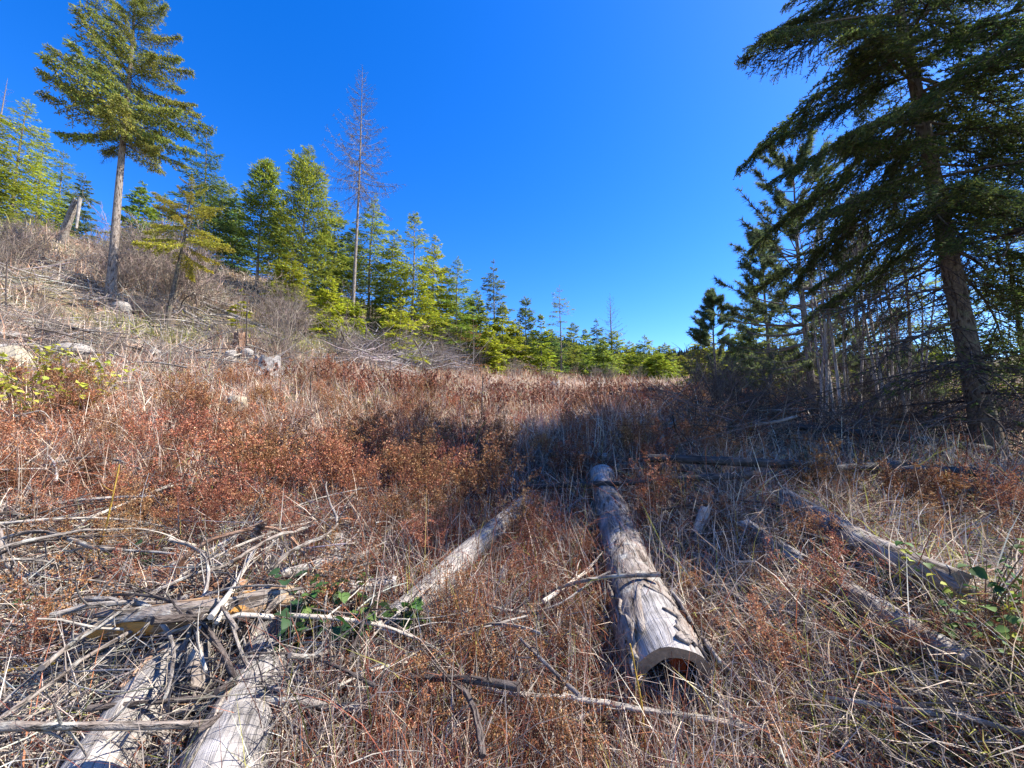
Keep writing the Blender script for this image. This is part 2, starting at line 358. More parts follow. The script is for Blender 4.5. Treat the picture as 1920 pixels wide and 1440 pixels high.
def tree_spot(px, top, d, lean=0.):
    """base point on the ground and height so that the tip shows at (px, top) and depth d"""
    t = PD(px, top, d); x = t[0]
    for _ in range(6):
        b = np.array([x, d, float(H(x, d))]); Ht = t[2]-b[2]; x = t[0]-lean*Ht
    b[2] -= .08
    return b, Ht+.08
_cache = {}
def put_tree(kind, px, top, d, half, cols, label, cat='tree', name='fir_tree', group=None, lean=0., seed=0, **kw):
    b, Ht = tree_spot(px, top, d, lean); R = half*.96/FPX*d
    if kind != 'pine':
        q_ = float(np.clip(Ht*FPX/d/330, .42, 1)); kw['nb'] = int(kw.get('nb', 130)*q_**.8); kw['tw'] = kw.get('tw', .06)*q_**-.35
    t, c, l = (pine if kind == 'pine' else fir)(seed or int(px*7+top), Ht, R, cols=cols, lean=(lean, 0), **kw)
    e = ob(name, None, None, label, cat, group, loc=b)
    for nm, me in (('trunk', t), ('crown', c), ('limbs', l)): ob(nm, me, e)
    return e
GR = 'conifers edging the clearing'
F = lambda *a, **k: put_tree('fir', *a, group=GR, **k)
# hillside, left
F(52, 185, 25, 78, YG, 'yellow-green fir on the slope behind the split snag', bf=.02, tl=.38, tw=.06, nb=110)
F(-8, 205, 23, 62, MG, 'dull green fir cut off by the left picture edge', bf=.05, tl=.36)
F(122, 285, 32, 60, MG, 'hazy green fir between the yellow-green fir and the tall bare-trunked fir', tl=.4)
F(160, 330, 30, 40, BG, 'short bluish fir low behind the foot of the tall bare-trunked fir', tl=.36)
F(266, 340, 23, 42, MG, 'small fir just behind the tall bare-trunked fir trunk', tl=.3)
F(392, 248, 21, 72, DG, 'dark green pointed fir behind the yellow leaning fir', bf=.02, nb=120, tl=.3, tw=.05)
F(445, 365, 27, 40, DG, 'dark fir in the gap left of the two big pines', tl=.36)
PK = dict(name='pine_tree', el=(8, 62), pr=.55, tl=.34, tw=.05, sag=.1)
F(498, 302, 22, 56, MG, 'bushy long-needled pine, left one of the big pair', bf=.2, nb=130, **PK)
F(577, 280, 21.5, 76, MG, 'tallest long-needled pine, right one of the big pair', bf=.12, nb=170, **PK)
F(630, 380, 25, 52, MG, 'green fir squeezed between the big pines and the bare larch', tl=.34, nb=105)
F(548, 470, 18, 50, YG, 'small bright fir at the foot of the big pines', tl=.24, tw=.04)
F(622, 520, 17, 42, YY, 'low yellowing fir bush left of the bare larch trunk', tl=.22, tw=.035)
F(700, 362, 25, 62, MG, 'green fir standing directly behind the bare larch', tl=.34, nb=110, tw=.055)
F(738, 430, 24, 50, MG, 'mid green fir right of the bare larch', tl=.32)
F(778, 396, 23, 70, YG, 'bright yellow-green full fir, brightest of the tall row', tl=.3, tw=.055, nb=130, bf=.01)
F(815, 440, 26, 50, YG, 'green fir on the right flank of the brightest fir', tl=.34)
F(752, 560, 18.5, 62, YY, 'low glowing yellow fir skirting the brightest tall fir', tl=.24, tw=.04, nb=80)
F(858, 482, 26, 52, MG, 'soft grey-green fir between brightest fir and narrow spire', tl=.36, tw=.045, bf=.02, nb=110)
F(893, 545, 28, 36, MG, 'mid green fir left beside the narrow spire', tl=.34)
F(927, 488, 33, 40, BG, 'narrow spire-topped blue-green fir', tl=.4, tw=.06, nb=100)
F(942, 570, 27, 40, YG, 'shorter green fir in front of the narrow spire', tl=.32)
F(985, 560, 34, 30, DG, 'dark pine right of the narrow spire', bf=.1, nb=110, **PK)
F(966, 600, 29, 36, YG, 'light green low fir under the dark pine', tl=.32)
F(1014, 590, 28, 34, YG, 'bright cone-shaped fir beside the open-branched fir', tl=.3, tw=.055, bf=.01)
F(1050, 535, 33, 46, MG, 'open-branched fir with sparse upper limbs', tl=.36, nb=62, tw=.05, dens=.8)
F(1075, 605, 38, 34, MG, 'fir half hidden right of the open-branched fir', tl=.42)
F(1098, 618, 40, 26, MG, 'slim fir left of the distant bare larch', tl=.42)
F(1118, 600, 43, 28, BG, 'bluish slim fir close to the distant bare larch', tl=.45)
F(1150, 622, 36, 44, YG, 'rounded fir at the foot of the distant bare larch', tl=.38)
F(1180, 640, 40, 34, YG, 'light fir right of the distant bare larch', tl=.42)
F(1208, 630, 35, 44, MG, 'broad fir in the low end of the row', tl=.38)
F(1246, 645, 37, 36, MG, 'second last fir before the gap with the far ridge', tl=.4)
F(1276, 668, 40, 26, YG, 'last little fir before the gap with the far ridge', tl=.42)
F(888, 598, 22, 34, RUST, 'dead rust-brown sapling standing before the fir row', tl=.2, tw=.02, nb=45, dens=.45)
F(455, 540, 13.5, 24, YG, 'tiny bright fir sapling on the crest of the slope', tl=.14, tw=.025, nb=40)
# second rank
F(90, 250, 30, 60, YG, 'yellow-green fir half behind the first fir of the hilltop', tl=.4)
F(310, 365, 30, 55, MG, 'fir showing between the tall trunk and the leaning fir', tl=.38)
F(420, 330, 29, 55, MG, 'green fir behind the dark pointed fir', tl=.38)
F(530, 380, 29, 60, MG, 'fir filling in behind the big pair of pines', tl=.38, nb=130)
F(610, 430, 29, 60, DG, 'dark fir filling the gap right of the big pines', tl=.38, nb=130)
F(665, 430, 29, 60, DG, 'dark fir just left behind the bare larch', tl=.38, nb=130)
F(650, 560, 19, 48, YG, 'low bright fir touching the bare larch trunk', tl=.26, tw=.045)
F(838, 500, 31, 55, MG, 'fir filling in behind the soft grey-green fir', tl=.42)
F(880, 560, 33, 50, DG, 'dark fir low behind the dead rust sapling', tl=.42)
F(915, 610, 25, 40, YG, 'low light fir in front of the row right of the rust sapling', tl=.3)
F(1030, 620, 36, 44, DG, 'dark fir in the shade of the open-branched fir', tl=.42)
F(1130, 640, 33, 36, MG, 'low fir before the distant bare larch', tl=.38)
F(1230, 660, 33, 36, YG, 'low light fir before the broad one at the row end', tl=.38)
# right side, behind the big shaded fir
put_tree('pine', 1335, 552, 18, 62, BG, 'young long-needled pine at the right end of the gap', name='pine_tree', group=GR, nb=70, nt_=15, nn=22, nl=.2, nw=.014, bf=.1, pr=.6)
F(1318, 612, 22, 46, YG, 'light green fir in front of the far ridge', tl=.28)
F(1385, 625, 19, 60, MG, 'low dense fir right of the young pine', tl=.28)
put_tree('pine', 1485, 285, 10.5, 165, BG, 'big dark spreading pine left of the shaded fir', name='pine_tree', group=GR, nb=120, nt_=14, nn=28, nl=.17, nw=.0105, bf=.14, pr=.5, el=(-4, 45))
put_tree('pine', 1590, 380, 13, 70, BG, 'bluish pine seen through the bare thin stems', name='pine_tree', group=GR, nb=70, nt_=10, nn=26, nl=.2, nw=.012, bf=.1)
F(1460, 620, 14, 60, MG, 'dark low fir under the big spreading pine', tl=.22, tw=.03, nb=100)
F(1405, 540, 16, 55, MG, 'green fir close behind the left flank of the spreading pine', tl=.26, tw=.045)
put_tree('pine', 1425, 440, 13.5, 75, BG, 'second pine left behind the big spreading pine', name='pine_tree', group=GR, nb=80, nt_=13, nn=26, nl=.18, nw=.011, bf=.1, pr=.5)
F(1535, 500, 17, 70, MG, 'fir filling in behind the left of the bare thin stems', tl=.28, tw=.045)
F(1690, 470, 16, 75, YG, 'sunlit fir glimpsed between the bare stems and the shaded fir', tl=.26, tw=.035, nb=120)
F(1600, 600, 19, 70, YG, 'broad green fir low behind the bare thin stems', tl=.28, nb=110)
F(1868, 300, 14, 80, YG, 'green fir right behind the shaded fir trunk', tl=.24, tw=.032, nb=130)
F(2010, 260, 11, 90, MG, 'green fir at the right picture edge', tl=.2, tw=.028, nb=140)
F(1790, 580, 14, 70, YG, 'low fir crowding behind the shaded fir', tl=.22, tw=.03, nb=110)

# ---- trees built branch by branch
def branch_var(seed, kind):
    """unit branch (length 1) along +X; wood + needles"""
    r = np.random.default_rng(seed)
    n = 9; s = np.linspace(0, 1, n)
    cur = {'hill': -.03, 'shade': -.16, 'dead': -.14, 'larch': .22}[kind]
    A = np.stack([s, .05*np.sin(s*4+r.uniform(0, 6))*s, cur*s**2*1.6+(.10*s**3 if kind != 'larch' else 0)], -1)
    wood = MD(); nd = MD()
    r0 = {'hill': .011, 'shade': .0095, 'dead': .009, 'larch': .0085}[kind]
    V, Q, UV = tubes(A, r0*(1-.85*s), 5); wood.add(V, Q, None, UV)
    ax = lambda q: np.stack([np.interp(q, s, A[:, k]) for k in range(3)], -1)
    if kind == 'larch':
        m = 26; q = r.uniform(.1, 1, m); p = ax(q); an = r.uniform(-1, 1, m)*1.3; ln = (.08+.2*(1-q))*r.uniform(.5, 1.2, m)
        d = np.stack([np.cos(an), np.sin(an), r.normal(-.25, .35, m)], -1); d = nrm(d)
        f = np.linspace(0, 1, 4); C = p[:, None]+d[:, None]*(ln[:, None]*f)[..., None]; C[..., 2] -= .5*ln[:, None]*f**2
        V, Q, UV = tubes(C, np.broadcast_to(.0042*(1-.7*f), (m, 4)), 3); wood.add(V, Q, None, UV)
        m2 = 120; q = r.integers(0, m, m2); g = r.uniform(.2, 1, m2); p = p[q]+d[q]*(ln[q]*g)[:, None]; d2 = nrm(r.normal(0, 1, (m2, 3))+d[q]*.5-np.array([0, 0, .4]))
        V, T = needles(p, d2, r.normal(0, 1, (m2, 3)), r.uniform(.02, .07, m2), np.full(m2, .0028)); wood.add(V, None, T)
        return wood, None
    # shoots (two levels) in the spray plane
    m = {'hill': 30, 'shade': 36, 'dead': 20}[kind]
    q = np.clip(np.linspace(.1, 1, m)+r.uniform(-.02, .02, m), .05, 1); p = ax(q); sg = np.where(np.arange(m) % 2 == 0, 1, -1)
    an = sg*np.radians(55*(1-.6*q)+r.normal(0, 10, m)); ln = (.08+.34*(1-q)**.8*np.clip(q*4, .3, 1))*r.uniform(.6, 1.2, m)
    d = nrm(np.stack([np.cos(an), np.sin(an), r.normal(-.22 if kind == 'shade' else -.12, .16, m)], -1))
    f = np.linspace(0, 1, 5)
    def curve(p, d, ln, drop): 
        C = p[:, None]+d[:, None]*(ln[:, None]*f)[..., None]; C[..., 2] -= drop*ln[:, None]*f**2; return C
    C1 = curve(p, d, ln, .22); V, Q, UV = tubes(C1, np.broadcast_to(.0038*(1-.7*f), (m, 5)), 3); wood.add(V, Q, None, UV)
    k2 = {'hill': 9, 'shade': 12, 'dead': 5}[kind]
    g = np.clip(np.linspace(.15, .95, k2)+r.uniform(-.06, .06, (m, k2)), 0, 1); p2 = p[:, None]+d[:, None]*(ln[:, None]*g)[..., None]; p2[..., 2] -= .22*ln[:, None]*g**2
    sg2 = np.where(np.arange(k2) % 2 == 0, 1, -1); a2 = an[:, None]+sg2*np.radians(48)+r.normal(0, .25, (m, k2))
    d2 = nrm(np.stack([np.cos(a2), np.sin(a2), r.normal(-.2, .25, a2.shape)], -1)); l2 = (ln[:, None]*(.36 if kind == 'shade' else .5)*(1.1-g)+.03)*r.uniform(.6, 1.2, g.shape)
    p2, d2, l2 = p2.reshape(-1, 3), d2.reshape(-1, 3), l2.ravel()
    C2 = curve(p2, d2, l2, .25); V, Q, UV = tubes(C2[:, ::2], np.broadcast_to(.0022*(1-.6*f[::2]), (len(p2), 3)), 3); wood.add(V, Q, None, UV)
    if kind == 'dead': 
        sel = r.uniform(0, 1, len(p2)) < .10
    else: sel = r.uniform(0, 1, len(p2)) < .95
    allC = np.concatenate([C1, C2[sel]]) if kind != 'dead' else C2[sel]
    allL = np.concatenate([ln, l2[sel]]) if kind != 'dead' else l2[sel]
    if kind == 'hill':      # seen from 13 m: short strips
        for C, l in zip(allC, allL):
            k = max(3, int(l/.020)); t = r.uniform(.1, 1, k); P = np.stack([np.interp(t, f, C[:, a]) for a in range(3)], -1); D = nrm(C[-1]-C[0])
            dd = D*.8+r.normal(0, .55, (k, 3)); V, Qd = diamonds(P, dd, r.normal(0, 1, (k, 3))+np.array([0, 0, .2]), r.uniform(.03, .065, k), r.uniform(.005, .011, k), .4)
            nd.add(V, Qd, C=rep(mixc(HILLC, k, r), 4))
    else:
        nl, step = (.018, .0034)
        for C, l in zip(allC, allL):
            k = max(4, int(l/step)); t = r.uniform(.08, 1.02, k); P = np.stack([np.interp(t, f, C[:, a]) for a in range(3)], -1); D = nrm(C[-1]-C[0])
            sd = nrm(np.cross(D, (0, 0, 1.))); an_ = r.uniform(-.5, pi+.5, k); rad = sd*np.cos(an_)[:, None]+np.cross(sd, D)*np.sin(an_)[:, None]
            dd = rad+D*r.uniform(.4, 1.1, (k, 1)); V, T = needles(P, dd, np.cross(dd, rad+r.normal(0, .5, (k, 3))), nl*r.uniform(.7, 1.2, k), np.full(k, .0026))
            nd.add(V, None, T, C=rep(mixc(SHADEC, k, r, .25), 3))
    return wood, nd
HILLC = [(.23, .27, .055), (.30, .32, .055), (.165, .21, .055), (.36, .35, .065)]
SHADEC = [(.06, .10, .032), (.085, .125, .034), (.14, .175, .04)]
def branch_set(kind, n, seed, wmat):
    out = []
    for k in range(n):
        wd, nd = branch_var(seed+k, kind); out.append((wd.mesh('branch', wmat), nd.mesh('needles', M_needle, False) if nd and nd.n else None))
    return out
def put_branch(e, bs, P, Ht, z, az, el, L, roll=0.):
    wm, nm = bs; b = at_trunk(P, Ht, np.array([z]))[0]
    o = ob('branch', wm, e, loc=b, rot=(roll, -el, az), scl=L)
    if nm: ob('needles', nm, o)
# tall bare-trunked fir on the left slope
b = G(208, 557); tp = PD(256, -95, b[1]); Ht = tp[2]-b[2]+.1; b = b-np.array([0, 0, .1]); r = np.random.default_rng(5)
s, P = trunk_line(r, Ht, 14, ((tp[0]-b[0])/Ht, 0), .006)
e = ob('tall_fir_tree', None, None, 'tall fir with long bare trunk and full green top on the slope', 'tree', GR, loc=b)
ob('trunk', trunk_mesh(P, s, .13, M_bark, 14, .3), e)
BS = branch_set('hill', 8, 100, M_bark_dark)
nbr = 78
for k in range(nbr):
    u = (k+r.uniform(0, 1))/nbr; z = Ht*(.415+.575*u); prof = np.interp(u, [0, .08, .25, .5, .75, 1], [.6, 1.0, .95, .66, .40, .08])
    put_branch(e, BS[k % 8], P, Ht, z, k*2.4+r.normal(0, .3), RAD(np.interp(u, [0, .25, .6, 1], [-12, 10, 28, 60])+r.normal(0, 9)), 2.05*prof*r.uniform(.7, 1.2), r.normal(0, .3))
BD = branch_set('dead', 5, 140, M_stickd)
for k in range(9):
    put_branch(e, BD[k % 5], P, Ht, Ht*r.uniform(.40, .50), r.uniform(0, 6.28), RAD(r.uniform(-35, -5)), r.uniform(.7, 1.3))
# big shaded fir on the right
gb = G(1868, 892); r = np.random.default_rng(9); Ht = 11.6
s, P = trunk_line(r, Ht, 18, (-.085, 0), .004)
e = ob('shaded_fir_tree', None, None, 'huge shaded fir with drooping boughs at the right edge', 'tree', GR, loc=gb-np.array([0, 0, .15]))
ob('trunk', trunk_mesh(P, s, .155, M_bark_dark, 16, .7), e)
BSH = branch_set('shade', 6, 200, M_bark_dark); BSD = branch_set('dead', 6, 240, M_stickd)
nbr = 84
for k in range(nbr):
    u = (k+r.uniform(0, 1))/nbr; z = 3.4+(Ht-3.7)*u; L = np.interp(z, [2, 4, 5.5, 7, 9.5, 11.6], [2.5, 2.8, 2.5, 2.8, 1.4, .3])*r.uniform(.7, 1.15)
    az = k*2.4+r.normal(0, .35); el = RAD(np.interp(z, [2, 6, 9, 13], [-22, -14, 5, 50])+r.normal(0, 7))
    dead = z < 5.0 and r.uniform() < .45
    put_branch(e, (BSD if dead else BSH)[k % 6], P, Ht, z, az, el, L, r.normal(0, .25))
for k in range(20):
    put_branch(e, BSD[k % 6], P, Ht, r.uniform(.8, 3.6), r.uniform(1.4, 4.6), RAD(r.uniform(-22, 6)), r.uniform(1.4, 3.0), r.normal(0, .3))
# firs crowding in from beyond the right edge
for px, d_, top, hf, lb in ((2340, 4.3, 0, 380, 'nearest dark fir standing just beyond the right edge'), (2060, 9.0, 120, 230, 'dark fir behind the shaded fir, beyond the right edge')):
    b, Ht = tree_spot(px, top, d_); e = ob('dark_fir_tree', None, None, lb, 'tree', GR, loc=b); r = np.random.default_rng(px); s, P = trunk_line(r, Ht, 12, (0, 0), .01); ob('trunk', trunk_mesh(P, s, .12, M_bark_dark, 10, .3), e)
    for k in range(64):
        u = (k+r.uniform(0, 1))/64; put_branch(e, BSH[k % 6], P, Ht, Ht*(.1+.89*u), k*2.4+r.normal(0, .3), RAD(np.interp(u, [0, .5, 1], [-20, -8, 50])+r.normal(0, 7)), 2.3*((1-u)**.8*.92+.08)*r.uniform(.75, 1.15), r.normal(0, .25))
# bare larches
BL = branch_set('larch', 8, 300, M_stick)
def larch(px, top, d, half, label, nbr, tr, bf, seed):
    b, Ht = tree_spot(px, top, d); r = np.random.default_rng(seed); s, P = trunk_line(r, Ht, 14, (0, 0), .004); R = half/FPX*d
    e = ob('larch_tree', None, None, label, 'tree', 'leafless larches', loc=b); ob('trunk', trunk_mesh(P, s, tr, M_bark, 10, .2), e)
    for k in range(nbr):
        u = (k+r.uniform(0, 1))/nbr; prof = np.interp(u, [0, .1, .35, .6, .85, 1], [.75, 1.0, .72, .5, .3, .08])
        put_branch(e, BL[k % 8], P, Ht, Ht*(bf+(.985-bf)*u), k*2.4+r.normal(0, .3), RAD(np.interp(u, [0, .18, .4, 1], [-38, -8, 10, 25])+r.normal(0, 8)), R*prof*r.uniform(.75, 1.2), r.normal(0, .4))
larch(682, 122, 19.5, 78, 'tall leafless larch rising above the fir row', 110, .10, .50, 31)
larch(1144, 548, 37, 34, 'small distant leafless larch above the fir row', 60, .13, .3, 32)
larch(12, 145, 26, 38, 'leafless dead larch top at the far left edge', 50, .15, .5, 33)
# leaning yellow fir on the slope
gb = G(313, 606); d = gb[1]; tp = PD(362, 326, d); L = np.linalg.norm(tp-gb)
r = np.random.default_rng(41); hh = tp[2]-gb[2]; s, P = trunk_line(r, hh, 12, ((tp[0]-gb[0])/hh, 0), .02)
e = ob('leaning_fir_tree', None, None, 'thin leaning fir with thinning yellow needles on the slope', 'tree', GR, loc=gb-np.array([0, 0, .1]))
ob('trunk', trunk_mesh(P, s, .075, M_bark_dark, 9, .2), e)
HILLC = [(.42, .36, .04), (.36, .32, .04), (.28, .27, .04), (.50, .42, .05)]
BY = branch_set('hill', 5, 160, M_bark_dark)
for k in range(27):
    u = (k+r.uniform(0, 1))/27
    put_branch(e, BY[k % 5], P, hh, hh*(.48+.5*u), k*2.4+r.normal(0, .3), RAD(np.interp(u, [0, 1], [-22, 35])+r.normal(0, 9)), np.interp(u, [0, .3, 1], [1.25, 1.2, .25])*r.uniform(.7, 1.2), r.normal(0, .4))

LM = [(1262, 1290, 'the hollow log mouth'), (1190, 1090, 'the middle of the hollow log'), (1128, 885, 'the far tip of the hollow log'), (985, 944, 'the top of the slanting pale log'), (850, 1065, 'the middle of the slanting pale log'), (712, 1192, 'the foot of the slanting pale log'),
      (1795, 1098, 'the near end of the long shaded log'), (1560, 985, 'the middle of the long shaded log'), (1450, 1020, 'the short pale-topped log'), (1690, 1172, 'the rotting sunk log'), (1640, 1375, 'the knotty slanting branch'), (445, 778, 'the upright beige boulder'), (706, 735, 'the white rounded rock'),
      (904, 790, 'the thickest dead stalk'), (165, 858, 'the arched grey branch'), (170, 938, 'the straight pale branch'), (430, 836, 'the short mossy branch'), (560, 890, 'the grey branch in the shrubs'), (815, 870, 'the budding twigs'), (350, 1150, 'the orange-patched log'), (630, 1040, 'the upright white stub'), (680, 1103, 'the short cream log'),
      (500, 700, 'the wide grey root stump'), (1041, 738, 'the small pale stump'), (1250, 790, 'the far level pale log'), (1400, 866, 'the long level dark pole'), (1040, 850, 'the thin crossing log'), (720, 670, 'the brush pile'), (449, 655, 'the reddish stump'), (18, 694, 'the big left-edge rock'), (290, 668, 'the flat grey mid-slope rock'),
      (120, 740, 'the yellow-green bushes'), (208, 557, 'the tall fir trunk'), (313, 606, 'the leaning fir foot'), (120, 440, 'the split snag'), (470, 600, 'the slope pole slash'), (682, 650, 'the bare larch foot'), (888, 700, 'the rust sapling'), (1140, 715, 'the distant larch'), (1870, 880, 'the shaded fir foot'), (1630, 830, 'the clump of thin stems'), (1480, 740, 'the big spreading pine'),
      (250, 1345, 'the smooth grey log'), (480, 1290, 'the split grey log'), (600, 1220, 'the dark green plants'), (165, 1300, 'the flat stone slab'), (860, 1272, 'the bottom centre branch'), (1310, 1346, 'the branch by the log mouth'), (1850, 1200, 'the glossy lower-right shrub'), (90, 1066, 'the level grey branch'), (460, 995, 'the big brown arch')]
def where(p):
    x, y = proj(p); k = min(LM, key=lambda a: (a[0]-x)**2+(1.6*(a[1]-y))**2); dx, dy = x-k[0], y-k[1]; n = math.hypot(dx, dy)
    if n < 22: return 'right at '+k[2]
    far_ = 'well ' if n > 130 else ''
    if abs(dx) > abs(dy)*1.3: return far_+('left of ' if dx < 0 else 'right of ')+k[2]
    if abs(dy) > abs(dx)*2.2: return far_+('behind ' if dy < 0 else 'in front of ')+k[2]
    return far_+('behind and ' if dy < 0 else 'in front and ')+('left of ' if dx < 0 else 'right of ')+k[2]
# ------------------------------------------------------------------ logs, stumps, rocks
def resample(pts, n):
    pts = np.asarray(pts, float); k = len(pts)
    if k > 2:       # Catmull-Rom
        e = np.concatenate([[2*pts[0]-pts[1]], pts, [2*pts[-1]-pts[-2]]]); t = np.linspace(0, k-1-1e-6, n); i = t.astype(int); f = (t-i)[:, None]
        a, b_, c, d_ = e[i], e[i+1], e[i+2], e[i+3]
        return .5*((2*b_)+(-a+c)*f+(2*a-5*b_+4*c-d_)*f**2+(-a+3*b_-3*c+d_)*f**3)
    return pts[0]+(pts[1]-pts[0])*np.linspace(0, 1, n)[:, None]
def frame(P):
    T = nrm(np.gradient(P, axis=0)); A = nrm(np.array([0, 0, 1.])-T[:, 2:3]*T); return T, A, np.cross(T, A)
def log_surface(P, r0, r1, seed, k, lump=.07, knots=3):
    r = np.random.default_rng(seed); n = len(P); T, A, B = frame(P); th = np.linspace(0, 2*pi, k+1)
    ln = np.concatenate([[0], np.cumsum(np.linalg.norm(np.diff(P, axis=0), axis=1))]); L = ln[-1]
    rad = np.interp(ln, [0, L], [r0, r1])[:, None]*np.ones(k+1)
    for m in (1, 2, 3, 5, 7):
        rad *= 1+lump/m**.7*np.sin(m*th[None]+r.uniform(0, 6)+ln[:, None]*r.uniform(-1.5, 1.5))*(.6+.4*np.sin(ln[:, None]*r.uniform(1, 5)+r.uniform(0, 6)))
    for _ in range(knots):
        a0, l0 = r.uniform(0, 2*pi), r.uniform(.1, .9)*L; da = np.angle(np.exp(1j*(th[None]-a0))); rad += .35*r0*np.exp(-(da/.22)**2-((ln[:, None]-l0)/(r0*.3))**2)
    rad[:, -1] = rad[:, 0]
    V = P[:, None]+rad[..., None]*(A[:, None]*np.cos(th)[None, :, None]+B[:, None]*np.sin(th)[None, :, None])
    UV = np.stack([np.broadcast_to(th/(2*pi)*2*pi*r0, (n, k+1)), np.broadcast_to(ln[:, None], (n, k+1))], -1)
    a = (np.arange(n-1)[:, None]*(k+1)+np.arange(k)).ravel(); Q = np.stack([a, a+1, a+k+2, a+k+1], -1)
    return V, Q, UV, rad, (T, A, B, th, ln)
def log_mesh(P, r0, r1, seed, k=20, mats=None, caps=(1, 1), lump=.07, knots=3, jag=.0):
    V, Q, UV, rad, fr = log_surface(P, r0, r1, seed, k, lump, knots); n = len(P); r = np.random.default_rng(seed+9)
    V = V.copy(); T = fr[0]
    if jag:
        for e_, sg in ((0, -1), (n-1, 1)):
            j = r.uniform(-.3, 1, k+1)**2*jag; j[-1] = j[0]; V[e_] += T[e_]*sg*j[:, None]
    md = MD().add(V, Q, None, UV)
    for e_, sg in ((0, -1), (n-1, 1)):
        if caps[0 if e_ == 0 else 1]:
            ring = V[e_]; c = P[e_]-T[e_]*sg*.02*rad[e_].mean()
            m2 = c+(ring-c)*.55+r.normal(0, .04*r0, ring.shape); VV = np.concatenate([ring, m2, c[None]])
            q = np.array([[a, a+1, k+1+a+1, k+1+a] for a in range(k)]); t = np.array([[k+1+a, k+2+a, 2*k+2] for a in range(k)])
            if sg < 0: q = q[:, ::-1]; t = t[:, ::-1]
            md.add(VV, q, t, np.zeros((len(VV), 2)), mat=1)
    return md.mesh('wood', mats)
def bark_shell(P, r0, r1, seed, t0, t1, v0, v1, thick=.012, k=20):
    """ragged curved plate of bark lying on a log: angle range t0..t1 about the top, length share v0..v1"""
    r = np.random.default_rng(seed); i0, i1 = int(v0*(len(P)-1)), max(int(v1*(len(P)-1)), int(v0*(len(P)-1))+3); Pp = resample(P[i0:i1+1], 16); T, A, B = frame(Pp); n = len(Pp)
    ln = np.linspace(0, 1, n); L = np.linalg.norm(Pp[-1]-Pp[0]); zz_ = np.linspace(0, 9, n); lo = t0+sum(.14/(q_+1)*np.sin(zz_*(q_+.7)+r.uniform(0, 6)) for q_ in range(4)); hi = t1+sum(.16/(q_+1)*np.sin(zz_*(q_+.7)+r.uniform(0, 6)) for q_ in range(4)); f = np.linspace(0, 1, k)
    th = lo[:, None]+(hi-lo)[:, None]*f; Rr = np.interp(np.linspace(v0, v1, n), [0, 1], [r0, r1])[:, None]*(1.055+.012*r.normal(0, 1, (n, k))+.02*np.sin(np.linspace(0, 6, k)[None]+zz_[:, None]))
    dirs = A[:, None]*np.cos(th)[..., None]+B[:, None]*np.sin(th)[..., None]; off = T[:, None]*((.5*L*.25*sum(np.sin(np.linspace(0, 7, k)*(q_+1)+r.uniform(0, 6))/(q_+1) for q_ in range(4)))[None]*np.abs(2*ln-1)[:, None]**2)[..., None]
    o_ = Pp[:, None]+dirs*Rr[..., None]+off; in_ = o_-dirs*thick
    a = (np.arange(n-1)[:, None]*k+np.arange(k-1)).ravel(); Q = np.stack([a, a+1, a+k+1, a+k], -1); N_ = n*k
    UV = np.stack([th*r0, np.broadcast_to((ln*L)[:, None], th.shape)], -1)
    V = np.concatenate([o_.reshape(-1, 3), in_.reshape(-1, 3)]); Q2 = [Q, Q[:, ::-1]+N_]
    ed = lambda idx: np.array([[idx[j], idx[j+1], idx[j+1]+N_, idx[j]+N_] for j in range(len(idx)-1)])
    Q2 += [ed(np.arange(k))[:, ::-1], ed((n-1)*k+np.arange(k)), ed(np.arange(n)*k), ed(np.arange(n)*k+k-1)[:, ::-1]]
    return MD().add(V, np.concatenate(Q2), None, np.concatenate([UV.reshape(-1, 2)]*2)).mesh('bark', M_bark_log)
LOGS = []
def gpath(pts, r, n=40, sink=.75):
    """pixel points on the log's lower middle -> centre line lying on the ground"""
    W = []
    for p in pts:
        dz = p[2] if len(p) > 2 else r*sink
        W.append(G(p[0], p[1], dz))
    return resample(W, n)
def put_log(pts, r0, r1, label, mat=None, n=40, seed=1, group='fallen logs', cat='log', name='fallen_log', bark=(), jag=.06, sink=.6, lump=.07, knots=3, barkmat=None, k=20):
    P = gpath(pts, (r0+r1)/2, n, sink); LOGS.append((P, max(r0, r1)))
    e = ob(name, None, None, label, cat, group, loc=P[0]); o = ob('wood', log_mesh(P-P[0], r0, r1, seed, k, [mat or M_log, M_end], jag=jag, lump=lump, knots=knots), e)
    for bi, (t0, t1, v0, v1) in enumerate(bark):
        m = bark_shell(P-P[0], r0, r1, seed+bi*3+1, t0, t1, v0, v1); m.materials[0] = barkmat or M_bark_log; ob('bark', m, e)
    return e, P
# the hollow log: near end open
pts = [(1262, 1270, .125), (1226, 1188, .105), (1192, 1103, .085), (1165, 1018, .07), (1145, 948, .06), (1128, 890, .05)]
P = gpath(pts, .2, 60); r0, r1 = .185, .13; LOGS.append((P, .16))
e = ob('hollow_log', None, None, 'large weathered log with open dark hollow end facing us', 'log', 'fallen logs', loc=P[0]); Q0 = P-P[0]
V, Qs, UV, rad, fr = log_surface(Q0, r0, r1, 77, 28, .05, 2); T, A, B, th, ln = fr; rr = np.random.default_rng(4)
V = V.copy(); V[0] -= T[0]*(.015*np.sin(th*2+.6)+.004*np.sin(th*5))[:, None]; V[0, -1] = V[0, 0]
md = MD().add(V, Qs, None, UV)
c0 = Q0[0]; inr = c0-A[0]*.02+(V[0]-c0)*(.74+.05*np.sin(2*th+1)[:, None]+.035*np.sin(3*th)[:, None]); inr[-1] = inr[0]
deep = [inr+T[0]*dd+(c0-inr)*sh for dd, sh in ((0, 0), (.08, .05), (.2, .12), (.42, .5))]
VV = np.concatenate([V[0][None], np.array(deep)], 0); k = 28
a = (np.arange(4)[:, None]*(k+1)+np.arange(k)).ravel(); q = np.stack([a+k+1, a+k+2, a+1, a], -1)
